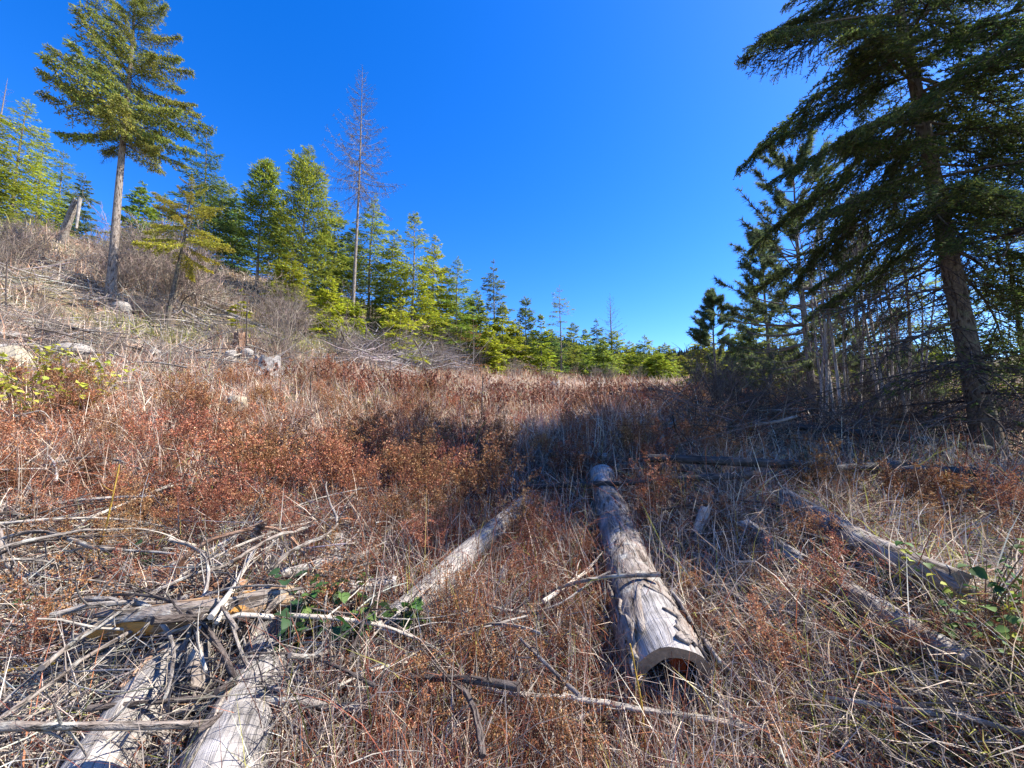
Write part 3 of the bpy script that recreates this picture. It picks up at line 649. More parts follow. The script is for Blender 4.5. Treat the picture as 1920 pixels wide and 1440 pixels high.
uvr = np.stack([np.broadcast_to(np.linspace(0, 1.2, k+1), (5, k+1)), np.broadcast_to(np.linspace(0, .4, 5)[:, None], (5, k+1))], -1)
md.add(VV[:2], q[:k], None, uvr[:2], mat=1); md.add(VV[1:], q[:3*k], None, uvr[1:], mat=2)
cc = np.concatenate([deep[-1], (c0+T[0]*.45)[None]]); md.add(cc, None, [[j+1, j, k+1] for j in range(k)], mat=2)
ob('wood', md.mesh('wood', [M_log, M_end, M_hollow]), e)
m = bark_shell(Q0, r0, r1, 5, -1.5, 1.2, .22, .60, .014); ob('bark', m, e)
m = bark_shell(Q0, r0, r1, 16, .25, 1.5, .05, .2, .014); ob('bark', m, e)
m = bark_shell(Q0, r0, r1, 6, -1.2, .9, .68, .9, .012); ob('bark', m, e)
m = bark_shell(Q0, r0*1.1, r1*1.1, 8, -1.9, -1.0, .03, .34, .02); m.materials[0] = M_bark_log; ob('bark', m, e)
m = bark_shell(Q0, r0*1.16, r1*1.1, 9, .95, 1.5, .03, .30, .015); m.materials[0] = M_bark_log; ob('bark', m, e)
rot = log_mesh(resample([c0+T[0]*.03+B[0]*.04+A[0]*.06, c0+T[0]*.3+B[0]*.03+A[0]*.05], 8), .055, .04, 3, 14, [M_rot, M_rot], lump=.35, jag=.06); o = ob('rotten_heartwood', rot, e)
# other logs
put_log([(712, 1192), (795, 1118), (885, 1032), (985, 944)], .075, .085, 'pale grey log slanting up through rusty stems at centre', M_logp, seed=12, lump=.06, sink=.9)
put_log([(100, 1600), (190, 1440), (295, 1285), (325, 1245)], .115, .10, 'smooth grey log at the bottom left corner under crossed sticks', M_logp, seed=13, lump=.05, bark=[(-1.2, -.3, .62, .95)], barkmat=M_bark_red, sink=.8)
put_log([(365, 1600), (430, 1410), (505, 1220), (548, 1135)], .125, .095, 'split grey log below the barky branch, right of the smooth log', M_log, seed=14, lump=.09, bark=[(-1.6, -.6, 0, .5)], sink=.8)
put_log([(205, 1170, .22), (350, 1150, .24), (540, 1118, .22)], .062, .055, 'barky log with orange torn patches lying across slash', M_logo, seed=15, bark=[(.35, 1.5, .05, .95), (-1.8, -.7, .5, .9)], lump=.1, knots=5)
put_log([(625, 1112, .13), (738, 1094, .10)], .048, .045, 'short barkless cream log beside the green leaves', M_logp, seed=16, bark=[(-1.5, .5, .6, .98)], n=26)
put_log([(118, 1148, .12), (214, 1160, .12)], .05, .045, 'short grey log end left of the orange-patched log', M_log, seed=17, n=24)
put_log([(505, 1085, .10), (575, 1066, .10), (645, 1045, .09)], .032, .028, 'thin grey log touching the upright white stub', M_log, seed=18, n=30)
put_log([(660, 1052, .10), (705, 1038, .12)], .035, .03, 'dark barky short piece right of the white stub', M_bark_log, seed=19, n=20)
put_log([(1470, 932), (1560, 985), (1650, 1035), (1795, 1098)], .068, .075, 'thick grey log in the shade, longest on the right side', M_bark_log, seed=20, bark=[(-1.2, .8, .0, .45)], sink=2.0)
put_log([(1398, 984), (1440, 1012), (1502, 1052)], .05, .05, 'short pale-topped log left of the long shaded log', M_log, seed=21, n=30, bark=[(.2, 1.6, .2, .9)], sink=2.2)
put_log([(1585, 1108), (1690, 1172), (1815, 1248)], .055, .06, 'rotting log sunk in grass near the bottom right leaves', M_bark_log, seed=22, bark=[(-1, 1, .1, .5)], sink=1.9)
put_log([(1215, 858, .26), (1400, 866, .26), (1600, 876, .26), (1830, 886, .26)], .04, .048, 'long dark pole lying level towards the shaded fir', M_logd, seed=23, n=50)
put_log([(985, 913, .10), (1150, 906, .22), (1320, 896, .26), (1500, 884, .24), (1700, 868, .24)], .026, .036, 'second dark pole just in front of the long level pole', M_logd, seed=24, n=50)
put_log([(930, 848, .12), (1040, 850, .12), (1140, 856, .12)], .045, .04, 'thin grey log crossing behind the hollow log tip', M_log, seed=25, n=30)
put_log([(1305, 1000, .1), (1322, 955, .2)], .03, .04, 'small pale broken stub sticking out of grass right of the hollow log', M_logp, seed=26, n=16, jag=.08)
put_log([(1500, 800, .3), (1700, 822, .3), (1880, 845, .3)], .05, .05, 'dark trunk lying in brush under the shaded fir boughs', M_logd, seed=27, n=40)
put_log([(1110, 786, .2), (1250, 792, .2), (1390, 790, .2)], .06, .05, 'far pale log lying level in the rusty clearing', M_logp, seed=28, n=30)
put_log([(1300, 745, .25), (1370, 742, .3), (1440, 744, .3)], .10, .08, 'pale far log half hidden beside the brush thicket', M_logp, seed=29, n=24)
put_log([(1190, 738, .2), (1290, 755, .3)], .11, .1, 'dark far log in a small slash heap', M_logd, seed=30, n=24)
# hillside poles (old felling slash)
for kk, (a_, b_, rr_) in enumerate([((352, 548), (442, 578), .06), ((380, 568), (515, 622), .075), ((395, 590), (470, 600), .05), ((330, 575), (400, 612), .05), ((445, 600), (540, 640), .06),
        ((400, 560), (520, 605), .05), ((300, 560), (345, 600), .04), ((430, 620), (500, 660), .045), ((520, 690), (580, 700), .06), ((-20, 625), (70, 632), .06), ((-10, 650), (60, 645), .05), ((660, 640), (745, 668), .07),
        ((690, 660), (790, 706), .06), ((740, 672), (770, 700), .05), ((640, 690), (700, 694), .05), ((760, 668), (860, 660), .05)]):
    wh = ['upper', 'crest of the'][kk % 2]
    LBL = ['topmost thin grey pole lying along the crest of the slope', 'longest pale pole of the slash on the slope', 'short grey pole in the middle of the slope slash', 'grey pole near the foot of the leaning yellow fir', 'pale pole pointing down to the bare bush on the slope',
           'thin pole lying just above the longest pale pole', 'short pole between tall fir trunk and leaning fir', 'thin pole just above the reddish stump', 'pale pole beside the grey root stump', 'upper of two bleached poles at the left edge', 'lower of two bleached poles at the left edge',
           'grey pole left of the brush pile at the larch', 'pole sticking out in front of the brush pile', 'short steep pole in the brush pile', 'pale pole lying left below the brush pile', 'pole along the right end of the brush pile']
    m_ = (M_logp, M_log, M_stickp)[kk % 3]
    put_log([(*a_, .12), (*b_, .15)], rr_, rr_*.7, LBL[kk], m_, seed=60+kk, n=14, group='old poles on the slope', cat='pole', name='fallen_pole', k=8, jag=.1)
# upright white stub in the slash
def upright(p0, p1, r0, r1, label, mat, seed, name='broken_stub', cat='stump', bark=(), jag=.12, n=20, k=16, lump=.1, group=None):
    P = resample([p0, p1], n); e = ob(name, None, None, label, cat, group, loc=P[0]); ob('wood', log_mesh(P-P[0], r0, r1, seed, k, [mat, M_end], jag=jag, lump=lump, knots=2), e)
    for bi, bb in enumerate(bark): ob('bark', bark_shell(P-P[0], r0, r1, seed+bi, *bb), e)
    return e
g = G(628, 1080); upright(g-np.array([0, .05, .1]), PD(634, 1005, g[1]+.25), .055, .042, 'upright bluish-white broken stub in the slash', M_logp, 80, jag=.07)
g = G(938, 1120); upright(g-np.array([0, 0, .1]), PD(943, 1066, g[1]+.05), .03, .022, 'small white post in a dark hole right of the slanting log', M_logp, 81, jag=.05)
# stumps
def stump(px, py, hgt, r0, label, mat, seed, group='old stumps'):
    g = G(px, py); r = np.random.default_rng(seed); n, k = 12, 22; th = np.linspace(0, 2*pi, k+1); zz = np.linspace(-.12, hgt, n)
    rad = r0*(1+.6*np.exp(-(zz+.1)/(.22*hgt)))[:, None]*(1+.16*np.sin(5*th+r.uniform(0, 6))*np.exp(-zz/(.5*hgt))[:, None]+.05*np.sin(9*th+1))
    top = np.zeros((n, k+1)); j = r.uniform(-1, 1, k+1)*.16*hgt; j[-1] = j[0]; top[-1] = j; top[-2] = j*.4
    V = np.stack([rad*np.cos(th), rad*np.sin(th), zz[:, None]+top], -1); a = (np.arange(n-1)[:, None]*(k+1)+np.arange(k)).ravel()
    UV = np.stack([np.broadcast_to(th*r0, (n, k+1)), np.broadcast_to(zz[:, None], (n, k+1))], -1)
    md = MD().add(V, np.stack([a, a+1, a+k+2, a+k+1], -1), None, UV); ring = V[-1]
    md.add(np.concatenate([ring, [[0, 0, hgt*.9]]]), None, [[j_, j_+1, k+1] for j_ in range(k)], mat=1)
    e = ob('tree_stump', None, None, label, 'stump', group, loc=g); ob('wood', md.mesh('wood', [mat, M_end]), e)
    for q in range(5):
        a0 = q*1.26+r.uniform(0, .6); d = np.array([cos(a0), sin(a0), 0]); R_ = resample([d*r0*.9+np.array([0, 0, .12*hgt]), d*r0*1.7+np.array([0, 0, .0]), d*r0*2.6+np.array([0, 0, -.15*hgt])], 8)
        ob('root', log_mesh(R_, r0*.3, r0*.08, seed+q, 8, [mat, M_end], lump=.1, knots=0), e)
stump(449, 655, .5, .16, 'reddish-brown broken stump on the slope below the pole slash', M_bark_red, 90)
stump(500, 700, .42, .32, 'wide grey root stump at the foot of the slope', M_log, 91)
stump(1041, 738, .5, .2, 'small pale stump far out in the clearing', M_logp, 92)
stump(1228, 752, .5, .3, 'dark stump in the far slash heap', M_logd, 93)
# split snag on the hill
g = G(112, 452); e = ob('split_snag', None, None, 'split broken snag with white hanging splinter near hilltop', 'snag', None, loc=g)
d = g[1]; tp = PD(143, 378, d); R_ = resample([g*0-np.array([0, 0, .3]), (tp-g)*.6+np.array([.0, 0, .0]), tp-g], 18); ob('wood', log_mesh(R_, .17, .12, 95, 14, [M_bark_log, M_end], jag=.3, lump=.15), e)
q0, q1 = PD(150, 372, d-.1)-g, PD(143, 428, d-.1)-g; ob('splinter', log_mesh(resample([q0, q1], 10), .07, .04, 96, 8, [M_logp, M_logp], jag=.1), e)
# rocks
def rock(px, py, w_, h_, label, mat, seed, depth=None, flat=False):
    g = G(px, py); r = np.random.default_rng(seed); S = w_/FPX*g[1]/2; Hh = h_/FPX*g[1]/2
    nu, nv = 18, 11; u = np.linspace(0, 2*pi, nu+1)[:-1]; v = np.linspace(-pi/2+.08, pi/2-.08, nv); D = np.stack([np.cos(v)[:, None]*np.cos(u), np.cos(v)[:, None]*np.sin(u), np.broadcast_to(np.sin(v)[:, None], (nv, nu))], -1)
    f = np.ones((nv, nu))
    for _ in range(9):          # facet planes
        nn = nrm(r.normal(0, 1, 3)); dd = r.uniform(.62, .88); dot = D@nn; f = np.where(dot*f > dd, dd/np.maximum(dot, 1e-3), f)
    f *= 1+r.normal(0, .02, f.shape); V = D*f[..., None]*np.array([S, S*.85, Hh*1.25]); V = V.reshape(-1, 3)
    i_, j_ = np.meshgrid(np.arange(nv-1), np.arange(nu), indexing='ij'); a = (i_*nu+j_).ravel(); bq = (i_*nu+(j_+1) % nu).ravel()
    md = MD().add(V, np.stack([a, bq, bq+nu, a+nu], -1), [[(nv-1)*nu+q, (nv-1)*nu+q+1, (nv-1)*nu+q+2] for q in range(0)])
    n0 = len(V); md.add(np.concatenate([V[-nu:], V[-nu:].mean(0)[None]]), None, [[q, (q+1) % nu, nu] for q in range(nu)])
    ob('rock', md.mesh('rock', mat, False), None, label, 'rock', 'rocks in the clearing', loc=g+np.array([0, 0, Hh*.55]), rot=(0, 0, r.uniform(0, 6)))
for a in [(445, 776, 48, 44, 'upright beige boulder among rusty shrubs', M_rockb, 1), (706, 735, 38, 26, 'white rounded rock at the foot of the leaning stalk', M_rock, 2), (440, 722, 24, 18, 'small white rock left of the grey root stump', M_rock, 3),
          (432, 675, 22, 26, 'white stone below the reddish stump', M_rock, 4), (463, 672, 24, 22, 'white stone right below the reddish stump', M_rock, 5), (18, 694, 70, 60, 'big pale rock at the left edge', M_rockb, 6),
          (138, 668, 62, 28, 'flat pale rock in the slope left of the dry grass', M_rock, 7), (228, 586, 36, 24, 'pale rock just below the tall fir trunk', M_rock, 8), (290, 668, 34, 16, 'flat grey rock in mid slope', M_rock, 9),
          (350, 735, 26, 16, 'low pale stone above the dark shrubs', M_rock, 10), (338, 793, 40, 18, 'low pale stone buried in the shaded shrubs', M_rock, 11), (8, 470, 30, 20, 'pale rock on the hilltop at the left edge', M_rock, 12), (760, 742, 22, 10, 'small flat pale stone right of the white rounded rock', M_rock, 14)]: rock(*a)
rock(165, 1300, 190, 70, 'flat grey-green stone slab under sticks in the lower left', M_rockb, 13)

# ------------------------------------------------------------------ sticks and branches of the slash
def stick_md(P, r0, r1, seed, k=6, twigs=4, tl=.18, lump=.1):
    r = np.random.default_rng(seed); n = len(P); s = np.linspace(0, 1, n); P = P+np.cumsum(r.normal(0, .0015, P.shape), 0)
    R_ = (r0+(r1-r0)*s)*(1+lump*r.normal(0, 1, n)); V, Q, UV = tubes(P, np.maximum(R_, .001), k); md = MD().add(V, Q, None, UV)
    for e_ in (0, n-1):
        ring = V.reshape(n, k+1, 3)[e_]; md.add(np.concatenate([ring, P[e_][None]]), None, [[j, j+1, k+1] if e_ else [j+1, j, k+1] for j in range(k)])
    if twigs:
        L = np.linalg.norm(P[-1]-P[0]); i_ = r.integers(1, n-1, twigs); T = nrm(np.gradient(P, axis=0))[i_]
        d = nrm(T*.7+r.normal(0, .8, (twigs, 3))+np.array([0, 0, .3])); l = tl*r.uniform(.4, 1.2, twigs); f = np.linspace(0, 1, 5)
        C = P[i_][:, None]+d[:, None]*(l[:, None]*f)[..., None]+nrm(r.normal(0, 1, (twigs, 1, 3)))*(l[:, None]*.3*f**2)[..., None]
        V, Q, UV = tubes(C, np.clip(R_[i_]*.45, .0015, .01)[:, None]*(1-.7*f), 4); md.add(V, Q, None, UV)
    return md
def put_stick(pts, r0, r1, label, mat=None, seed=1, twigs=4, tl=.18, n=22, group='branches in the slash', lift=.0, d=None):
    """pixel points: (x, y) on the ground, or (x, y, height above ground)"""
    W = np.array([G(p[0], p[1], p[2] if len(p) > 2 else r0+lift) for p in pts])
    if d is not None: W = np.array([PD(p[0], p[1], d[i] if not np.isscalar(d) else d) for i, p in enumerate(pts)])
    P = resample(W, n); m = stick_md(P-P[0], r0, r1, seed, 7, twigs, tl).mesh('branch', mat or M_stick)
    ob('dead_branch', m, None, label, 'branch', group, loc=P[0])
S_ = put_stick
S_([(0, 886), (90, 872), (165, 858), (230, 866), (280, 888), (322, 912)], .016, .007, 'arched lichen-grey branch over the rusty shrubs at left', M_stick, 1, 3, d=[3.6, 3.7, 3.8, 3.85, 3.9, 3.95])
S_([(0, 962), (80, 950), (170, 938), (290, 934)], .019, .012, 'straight pale branch below the arched branch at left', M_stickp, 2, 3, .25, d=[3.0, 3.1, 3.2, 3.3])
S_([(0, 792), (50, 775), (80, 772), (105, 795), (150, 820)], .010, .004, 'thin bent pale stem rising over the left shrubs', M_stickp, 3, 2, d=[4.4, 4.45, 4.5, 4.55, 4.6])
S_([(326, 1140), (338, 1060), (385, 1018), (450, 995), (510, 988), (552, 1012), (595, 1072)], .014, .009, 'big brown arching branch in the middle of the slash', M_bark_red, 4, 5, .2, d=[2.2, 2.25, 2.3, 2.35, 2.4, 2.4, 2.4])
S_([(95, 990), (150, 1038), (215, 1072), (262, 1108), (300, 1162)], .010, .013, 'dark crooked branch sloping down to the orange-patched log', M_stickd, 5, 5, d=[2.6, 2.5, 2.4, 2.3, 2.2])
S_([(56, 1052, .1), (130, 1066, .12), (212, 1076, .08)], .016, .013, 'level grey branch at left in mid slash', M_stick, 6, 3)
S_([(0, 1112, .06), (60, 1085, .1), (105, 1062, .1)], .014, .012, 'pale split branch below the level grey branch', M_stickp, 7, 2)
S_([(60, 1440), (72, 1250), (118, 1190), (200, 1110), (245, 1097), (290, 1115)], .006, .004, 'thin long bowed stem looping at the left', M_stick, 8, 2, d=[1.55, 1.8, 1.9, 2.05, 2.1, 2.15])
S_([(55, 1270), (60, 1180), (90, 1130), (118, 1100)], .006, .004, 'thin vertical curved stem left of the looping stem', M_stick, 9, 2, d=[1.75, 1.8, 1.9, 1.95])
S_([(105, 1248), (150, 1285), (190, 1320), (246, 1346)], .011, .014, 'dark straight branch ending at the pine cones', M_stickd, 10, 2, d=[1.72, 1.68, 1.64, 1.6])
S_([(155, 1345), (240, 1270), (330, 1205), (440, 1105)], .006, .005, 'long thin straight stick crossing the smooth log', M_stickp, 11, 1, d=[1.62, 1.72, 1.85, 2.0])
S_([(268, 1450), (285, 1400), (340, 1325), (375, 1275), (400, 1225), (404, 1165)], .013, .009, 'grey curved branch rising between the two lower logs', M_stick, 12, 3, d=[1.5, 1.52, 1.6, 1.7, 1.8, 1.9])
S_([(268, 1345), (340, 1265), (440, 1240), (470, 1190), (500, 1140), (528, 1118)], .013, .017, 'rough barky branch bent over the split log', M_bark_log, 13, 3, d=[1.62, 1.7, 1.75, 1.82, 1.9, 2.0])
S_([(445, 1245), (462, 1310), (462, 1380), (455, 1450)], .015, .015, 'barky branch hanging straight down over the split log', M_bark_log, 14, 3, .1, d=[1.68, 1.6, 1.55, 1.5])
S_([(450, 1262), (456, 1300), (455, 1345)], .012, .012, 'short bark stub beside the hanging barky branch', M_bark_log, 15, 0, d=[1.66, 1.62, 1.58])
S_([(500, 1225), (540, 1222), (580, 1236), (614, 1256)], .010, .013, 'crooked grey branch in front of the dark green leaves', M_stick, 16, 2, d=[1.8, 1.8, 1.78, 1.76])
S_([(612, 1108), (612, 1160), (622, 1205), (628, 1248)], .008, .006, 'thin grey twig hanging over the green leaves', M_stick, 17, 1, d=[2.0, 1.95, 1.9, 1.85])
S_([(436, 1175), (452, 1172), (480, 1190), (535, 1208)], .006, .004, 'pale curved twig left of the green leaves', M_stickp, 18, 1, d=[1.9, 1.9, 1.88, 1.86])
S_([(492, 1272), (530, 1282), (576, 1290)], .006, .005, 'bumpy pale twig below the green leaves', M_stickp, 19, 3, .06, d=[1.68, 1.66, 1.64])
S_([(645, 1282), (720, 1290), (780, 1270), (870, 1272), (960, 1295), (1060, 1305)], .012, .012, 'long pale branch lying across the bottom centre', M_stickp, 20, 6, .25, d=[1.8, 1.78, 1.8, 1.82, 1.82, 1.82])
S_([(1055, 1304), (1130, 1318), (1200, 1332), (1310, 1346), (1430, 1366)], .013, .010, 'pale branch lying before the hollow log end', M_stickp, 21, 3, .2, d=[1.82, 1.8, 1.78, 1.75, 1.72])
S_([(1436, 1362), (1455, 1400), (1478, 1450)], .010, .009, 'whitish stick pointing down at the bottom right of centre', M_stickp, 22, 0, d=[1.72, 1.64, 1.55])
S_([(1540, 1450), (1640, 1375), (1668, 1340), (1690, 1312), (1725, 1262)], .014, .016, 'knotty grey branch slanting in the bottom right grass', M_stick, 23, 2, .1, d=[1.55, 1.66, 1.72, 1.78, 1.86])
S_([(-20, 1372), (80, 1376), (165, 1366)], .011, .013, 'grey branch at the bottom left with a yellow broken end', M_stick, 24, 2, d=[1.58, 1.57, 1.56])
S_([(160, 1367), (190, 1362), (214, 1368)], .013, .009, 'bright yellow broken branch end at the bottom left', M_yel, 25, 0, d=[1.56, 1.56, 1.555])
S_([(-10, 1268), (40, 1250), (100, 1245)], .006, .005, 'thin yellow stick at the left edge', M_yel, 26, 0, d=[1.75, 1.76, 1.78])
S_([(640, 1360), (760, 1345), (900, 1325)], .016, .014, 'dark branch lying low in the bottom centre shade', M_stickd, 27, 5, d=[1.66, 1.68, 1.72])
S_([(200, 1030), (310, 1038), (345, 1050), (362, 1100)], .008, .007, 'slender grey branch bending down behind the big arch', M_stick, 28, 3, d=[2.5, 2.45, 2.4, 2.3])
S_([(300, 1160, .16), (400, 1100, .2), (470, 1070, .14)], .018, .014, 'reddish rough branch behind the orange-patched log', M_bark_red, 29, 4)
S_([(280, 1150, .12), (370, 1118, .16), (420, 1095, .12)], .022, .018, 'thick grey branch hidden behind the big arch foot', M_log, 30, 2)
S_([(1235, 905), (1290, 880), (1320, 868)], .008, .004, 'dark bare twig rising by the hollow log tip', M_stickd, 31, 3, d=[4.3, 4.3, 4.3])
S_([(1055, 885), (1090, 872), (1130, 858), (1142, 845)], .008, .004, 'dark twig left of the hollow log tip', M_stickd, 32, 3, d=[4.6, 4.6, 4.7, 4.7])
S_([(1215, 728), (1290, 745), (1390, 790), (1470, 835)], .02, .012, 'long dark bare bough reaching left from the brush', M_stickd, 33, 10, .5, d=[7.2, 7, 6.6, 6.2])
S_([(1330, 700), (1400, 745), (1480, 800), (1560, 850)], .018, .012, 'dark bare bough slanting above the level poles', M_stickd, 34, 10, .5, d=[6.8, 6.5, 6.2, 5.9])
S_([(1270, 820), (1330, 812), (1420, 830), (1520, 870)], .014, .008, 'curving bare bough low before the brush', M_stickd, 35, 9, .4, d=[5.9, 5.8, 5.6, 5.4])
S_([(1660, 1092), (1690, 1060), (1745, 1020)], .006, .005, 'thin pale stick stuck up over the thick shaded log', M_stickp, 36, 1, d=[2.75, 2.75, 2.75])
S_([(500, 900, .1), (560, 890, .12), (620, 893, .1)], .018, .015, 'grey branch showing in the shaded shrubs', M_stick, 37, 2)
S_([(400, 838), (430, 836), (457, 834)], .022, .02, 'short mossy broken branch poking out of shaded shrubs', M_bark_log, 38, 0, d=[4.5, 4.5, 4.5])
# thin dead stalks standing in the clearing
for kk, (x0, y0, x1, y1, rr_, lb) in enumerate([(903, 800, 906, 702, .018, 'thickest dark dead stalk standing at clearing centre'), (583, 780, 583, 697, .013, 'dark straight stalk left of the white rounded rock'), (670, 765, 670, 713, .012, 'short dark stalk just left of the white rock'),
        (709, 733, 690, 660, .02, 'dark stalk leaning left over the white rock'), (729, 722, 734, 655, .014, 'thin stalk right of the leaning stalk'), (819, 724, 820, 690, .018, 'short stalk between the brush pile and centre'), (892, 712, 891, 620, .014, 'tall thin stalk before the rust sapling'),
        (461, 662, 464, 560, .022, 'tall thin stalk beside the reddish stump'), (13, 590, 12, 490, .02, 'brown dead stalk at the left edge of the slope'), (864, 715, 866, 672, .012, 'faint stalk left of the rust sapling'), (547, 735, 549, 690, .012, 'small stalk right of the root stump')]):
    g = G(x0, y0); S_([(x0, y0), ((x0+x1)/2+random.uniform(-2, 2), (y0+y1)/2), (x1, y1)], rr_, rr_*.55, lb, M_stickd, 400+kk, 3, .12, d=g[1], n=12, group='dead stalks in the clearing')
for kk, (x0, y0, x1, y1, dd, lb) in enumerate([(175, 1060, 222, 870, 2.6, 'yellow lichened stem standing in front of the straight pale branch'), (20, 1150, 10, 985, 2.2, 'dark upright twig at the left edge'), (1215, 1440, 1180, 1210, 1.75, 'yellow-orange sprout in front of the hollow log'), (128, 1360, 120, 1230, 1.62, 'reddish twig standing over the stone slab'),
        (860, 1240, 905, 1170, 1.95, 'forked straw-coloured stem in the rusty stems'), (1515, 1440, 1545, 1300, 1.7, 'pale straw stem at the bottom right of centre')]):
    S_([(x0, y0), ((x0+x1)/2+6, (y0+y1)/2), (x1, y1)], .006, .003, lb, M_yel if 'yellow' in lb or 'straw' in lb else M_stickd, 440+kk, 3, .1, d=dd, n=12, group='upright twigs near the camera')
# scattered sticks: copies of a few shapes
rj0 = lambda a, b: r.uniform(a, b)
r = np.random.default_rng(55)
SV = []
for k in range(12):
    L = r.uniform(.5, 1.1); n = 12; s = np.linspace(0, 1, n); P = np.stack([L*(s-.5), .12*L*np.sin(s*r.uniform(2, 5)+r.uniform(0, 6)), .10*L*np.sin(s*pi)*r.uniform(-.2, 1)], -1)
    SV.append(stick_md(P, r.uniform(.006, .013), r.uniform(.003, .006), 500+k, 6, 6, .22).mesh('stick', [M_stick, M_stickp, M_stickd, M_bark_log][k % 4]))
def scatter_sticks(n, x0, x1, y0, y1, label, group, zl=(.02, .22), sc_=(.6, 1.3), bias=None):
    for _ in range(n):
        g = G(r.uniform(x0, x1), r.uniform(y0, y1)); az = r.uniform(0, pi) if bias is None else bias+r.normal(0, .5)
        iv = int(r.integers(0, 12)); ob('dead_stick', SV[iv], None, ['grey', 'pale', 'dark', 'rough barky'][iv % 4]+' dead stick '+where(g), 'stick', 'dead sticks', loc=g+np.array([0, 0, r.uniform(*zl)]), rot=(r.uniform(-1, 1), r.normal(0, .22), az), scl=r.uniform(*sc_))
scatter_sticks(46, 0, 640, 1000, 1420, 'grey dead stick heaped in the slash at lower left', 'sticks of the lower left slash')
scatter_sticks(26, 640, 1080, 1180, 1430, 'thin dead stick in the bottom centre shade', 'sticks at bottom centre')
scatter_sticks(22, 0, 620, 900, 1000, 'dead stick lying under the rusty shrubs at left', 'sticks under the rusty shrubs')
scatter_sticks(26, 1080, 1900, 920, 1420, 'dead stick lying in the straw grass at right', 'sticks in the straw grass', (.02, .1))
scatter_sticks(48, 300, 560, 550, 690, 'bleached stick of the slash on the slope', 'sticks of the slope slash', (.02, .2), (1.6, 3.2), -.3)
scatter_sticks(40, 660, 870, 640, 705, 'grey stick of the brush pile by the larch', 'sticks of the brush pile', (.1, .7), (2.0, 4.0))
scatter_sticks(40, 0, 320, 480, 700, 'bleached stick scattered on the left slope', 'sticks scattered on the left slope', (.02, .15), (1.0, 2.4))
scatter_sticks(26, 1090, 1420, 735, 830, 'bleached stick in the far rusty clearing', 'sticks in the far clearing', (.05, .35), (1.2, 2.4))
scatter_thick = []
for k in range(6):
    L = 1.2; n = 16; s = np.linspace(0, 1, n); P = np.stack([L*(s-.5), .09*L*np.sin(s*r.uniform(3, 7)+r.uniform(0, 6)), .07*L*np.sin(s*r.uniform(2, 5))*r.uniform(-.5, 1)], -1)+np.cumsum(r.normal(0, .008, (n, 3)), 0)
    scatter_thick.append(stick_md(P, r.uniform(.011, .017), r.uniform(.005, .008), 560+k, 8, 7, .35).mesh('branch', [M_stick, M_bark_log, M_stickd, M_stick, M_stickp, M_bark_log][k]))
for k in range(20):
    g = G(rj0(-20, 600), rj0(1010, 1400)); ob('dead_branch', scatter_thick[k % 6], None, ['thick grey', 'rough barky', 'thick dark', 'thick lichened', 'thick pale', 'thick barky'][k % 6]+' crooked branch lying '+where(g), 'branch', 'thick branches of the lower left slash', loc=g+np.array([0, 0, r.uniform(.08, .3)]), rot=(r.uniform(-.8, .8), r.normal(0, .2), r.uniform(0, 6.28)), scl=r.uniform(.6, 1.1))
chip = bark_shell(resample([(0, 0, 0), (.16, 0, 0)], 30), .05, .05, 3, -.7, .7, 0, 1, .008, 10)
for k in range(24):
    g = G(rj0(60, 620), rj0(1040, 1420)); c_ = chip.copy(); c_.materials[0] = [M_bark_red, M_logo, M_bark_log][k % 3]
    ob('bark_chip', c_, None, ['reddish', 'orange', 'grey-brown'][k % 3]+' curled bark chip '+where(g), 'bark', 'bark chips in the slash', loc=g+np.array([0, 0, r.uniform(-.02, .12)]), rot=(r.normal(0, .6), r.normal(0, .5), r.uniform(0, 6.28)), scl=r.uniform(.6, 1.5))
# pine cones
def cone_mesh():
    md = MD(); n = 60; t = np.arange(n)/n; a = np.arange(n)*2.39996; rad = .018*np.sin(pi*np.clip(t*.92+.06, 0, 1))**.7
    c = np.stack([rad*np.cos(a), rad*np.sin(a), t*.055], -1); d = np.stack([np.cos(a), np.sin(a), np.full(n, .5)], -1); sd = np.stack([-np.sin(a), np.cos(a), 0*a], -1)
    V, Q = diamonds(c*np.array([.4, .4, 1]), d, sd, np.full(n, .016), np.full(n, .006), .6); md.add(V, Q, C=rep(mixc([(.16, .12, .10), (.26, .22, .19)], n, r), 4))
    V, Q, UV = tubes(np.stack([0*t[:8], 0*t[:8], np.linspace(0, .055, 8)], -1), np.array([.004, .009, .011, .011, .010, .008, .005, .002]), 7); md.add(V, Q, None, UV, C=(.08, .06, .05)); return md.mesh('pine_cone', M_twig, False)
CM = cone_mesh()
for (x, y, dd) in [(240, 1350, 1.60), (262, 1356, 1.59), (228, 1366, 1.58), (470, 1185, 1.82), (484, 1190, 1.82), (352, 1240, 1.75), (500, 985, 2.4), (486, 998, 2.4)]:
    q = PD(x, y, dd); ob('pine_cone', CM, None, 'small grey pine cone on a slash branch', 'pine cone', 'pine cones in the slash', loc=q, rot=(r.uniform(-2, 2), r.uniform(-2, 2), r.uniform(0, 6)))

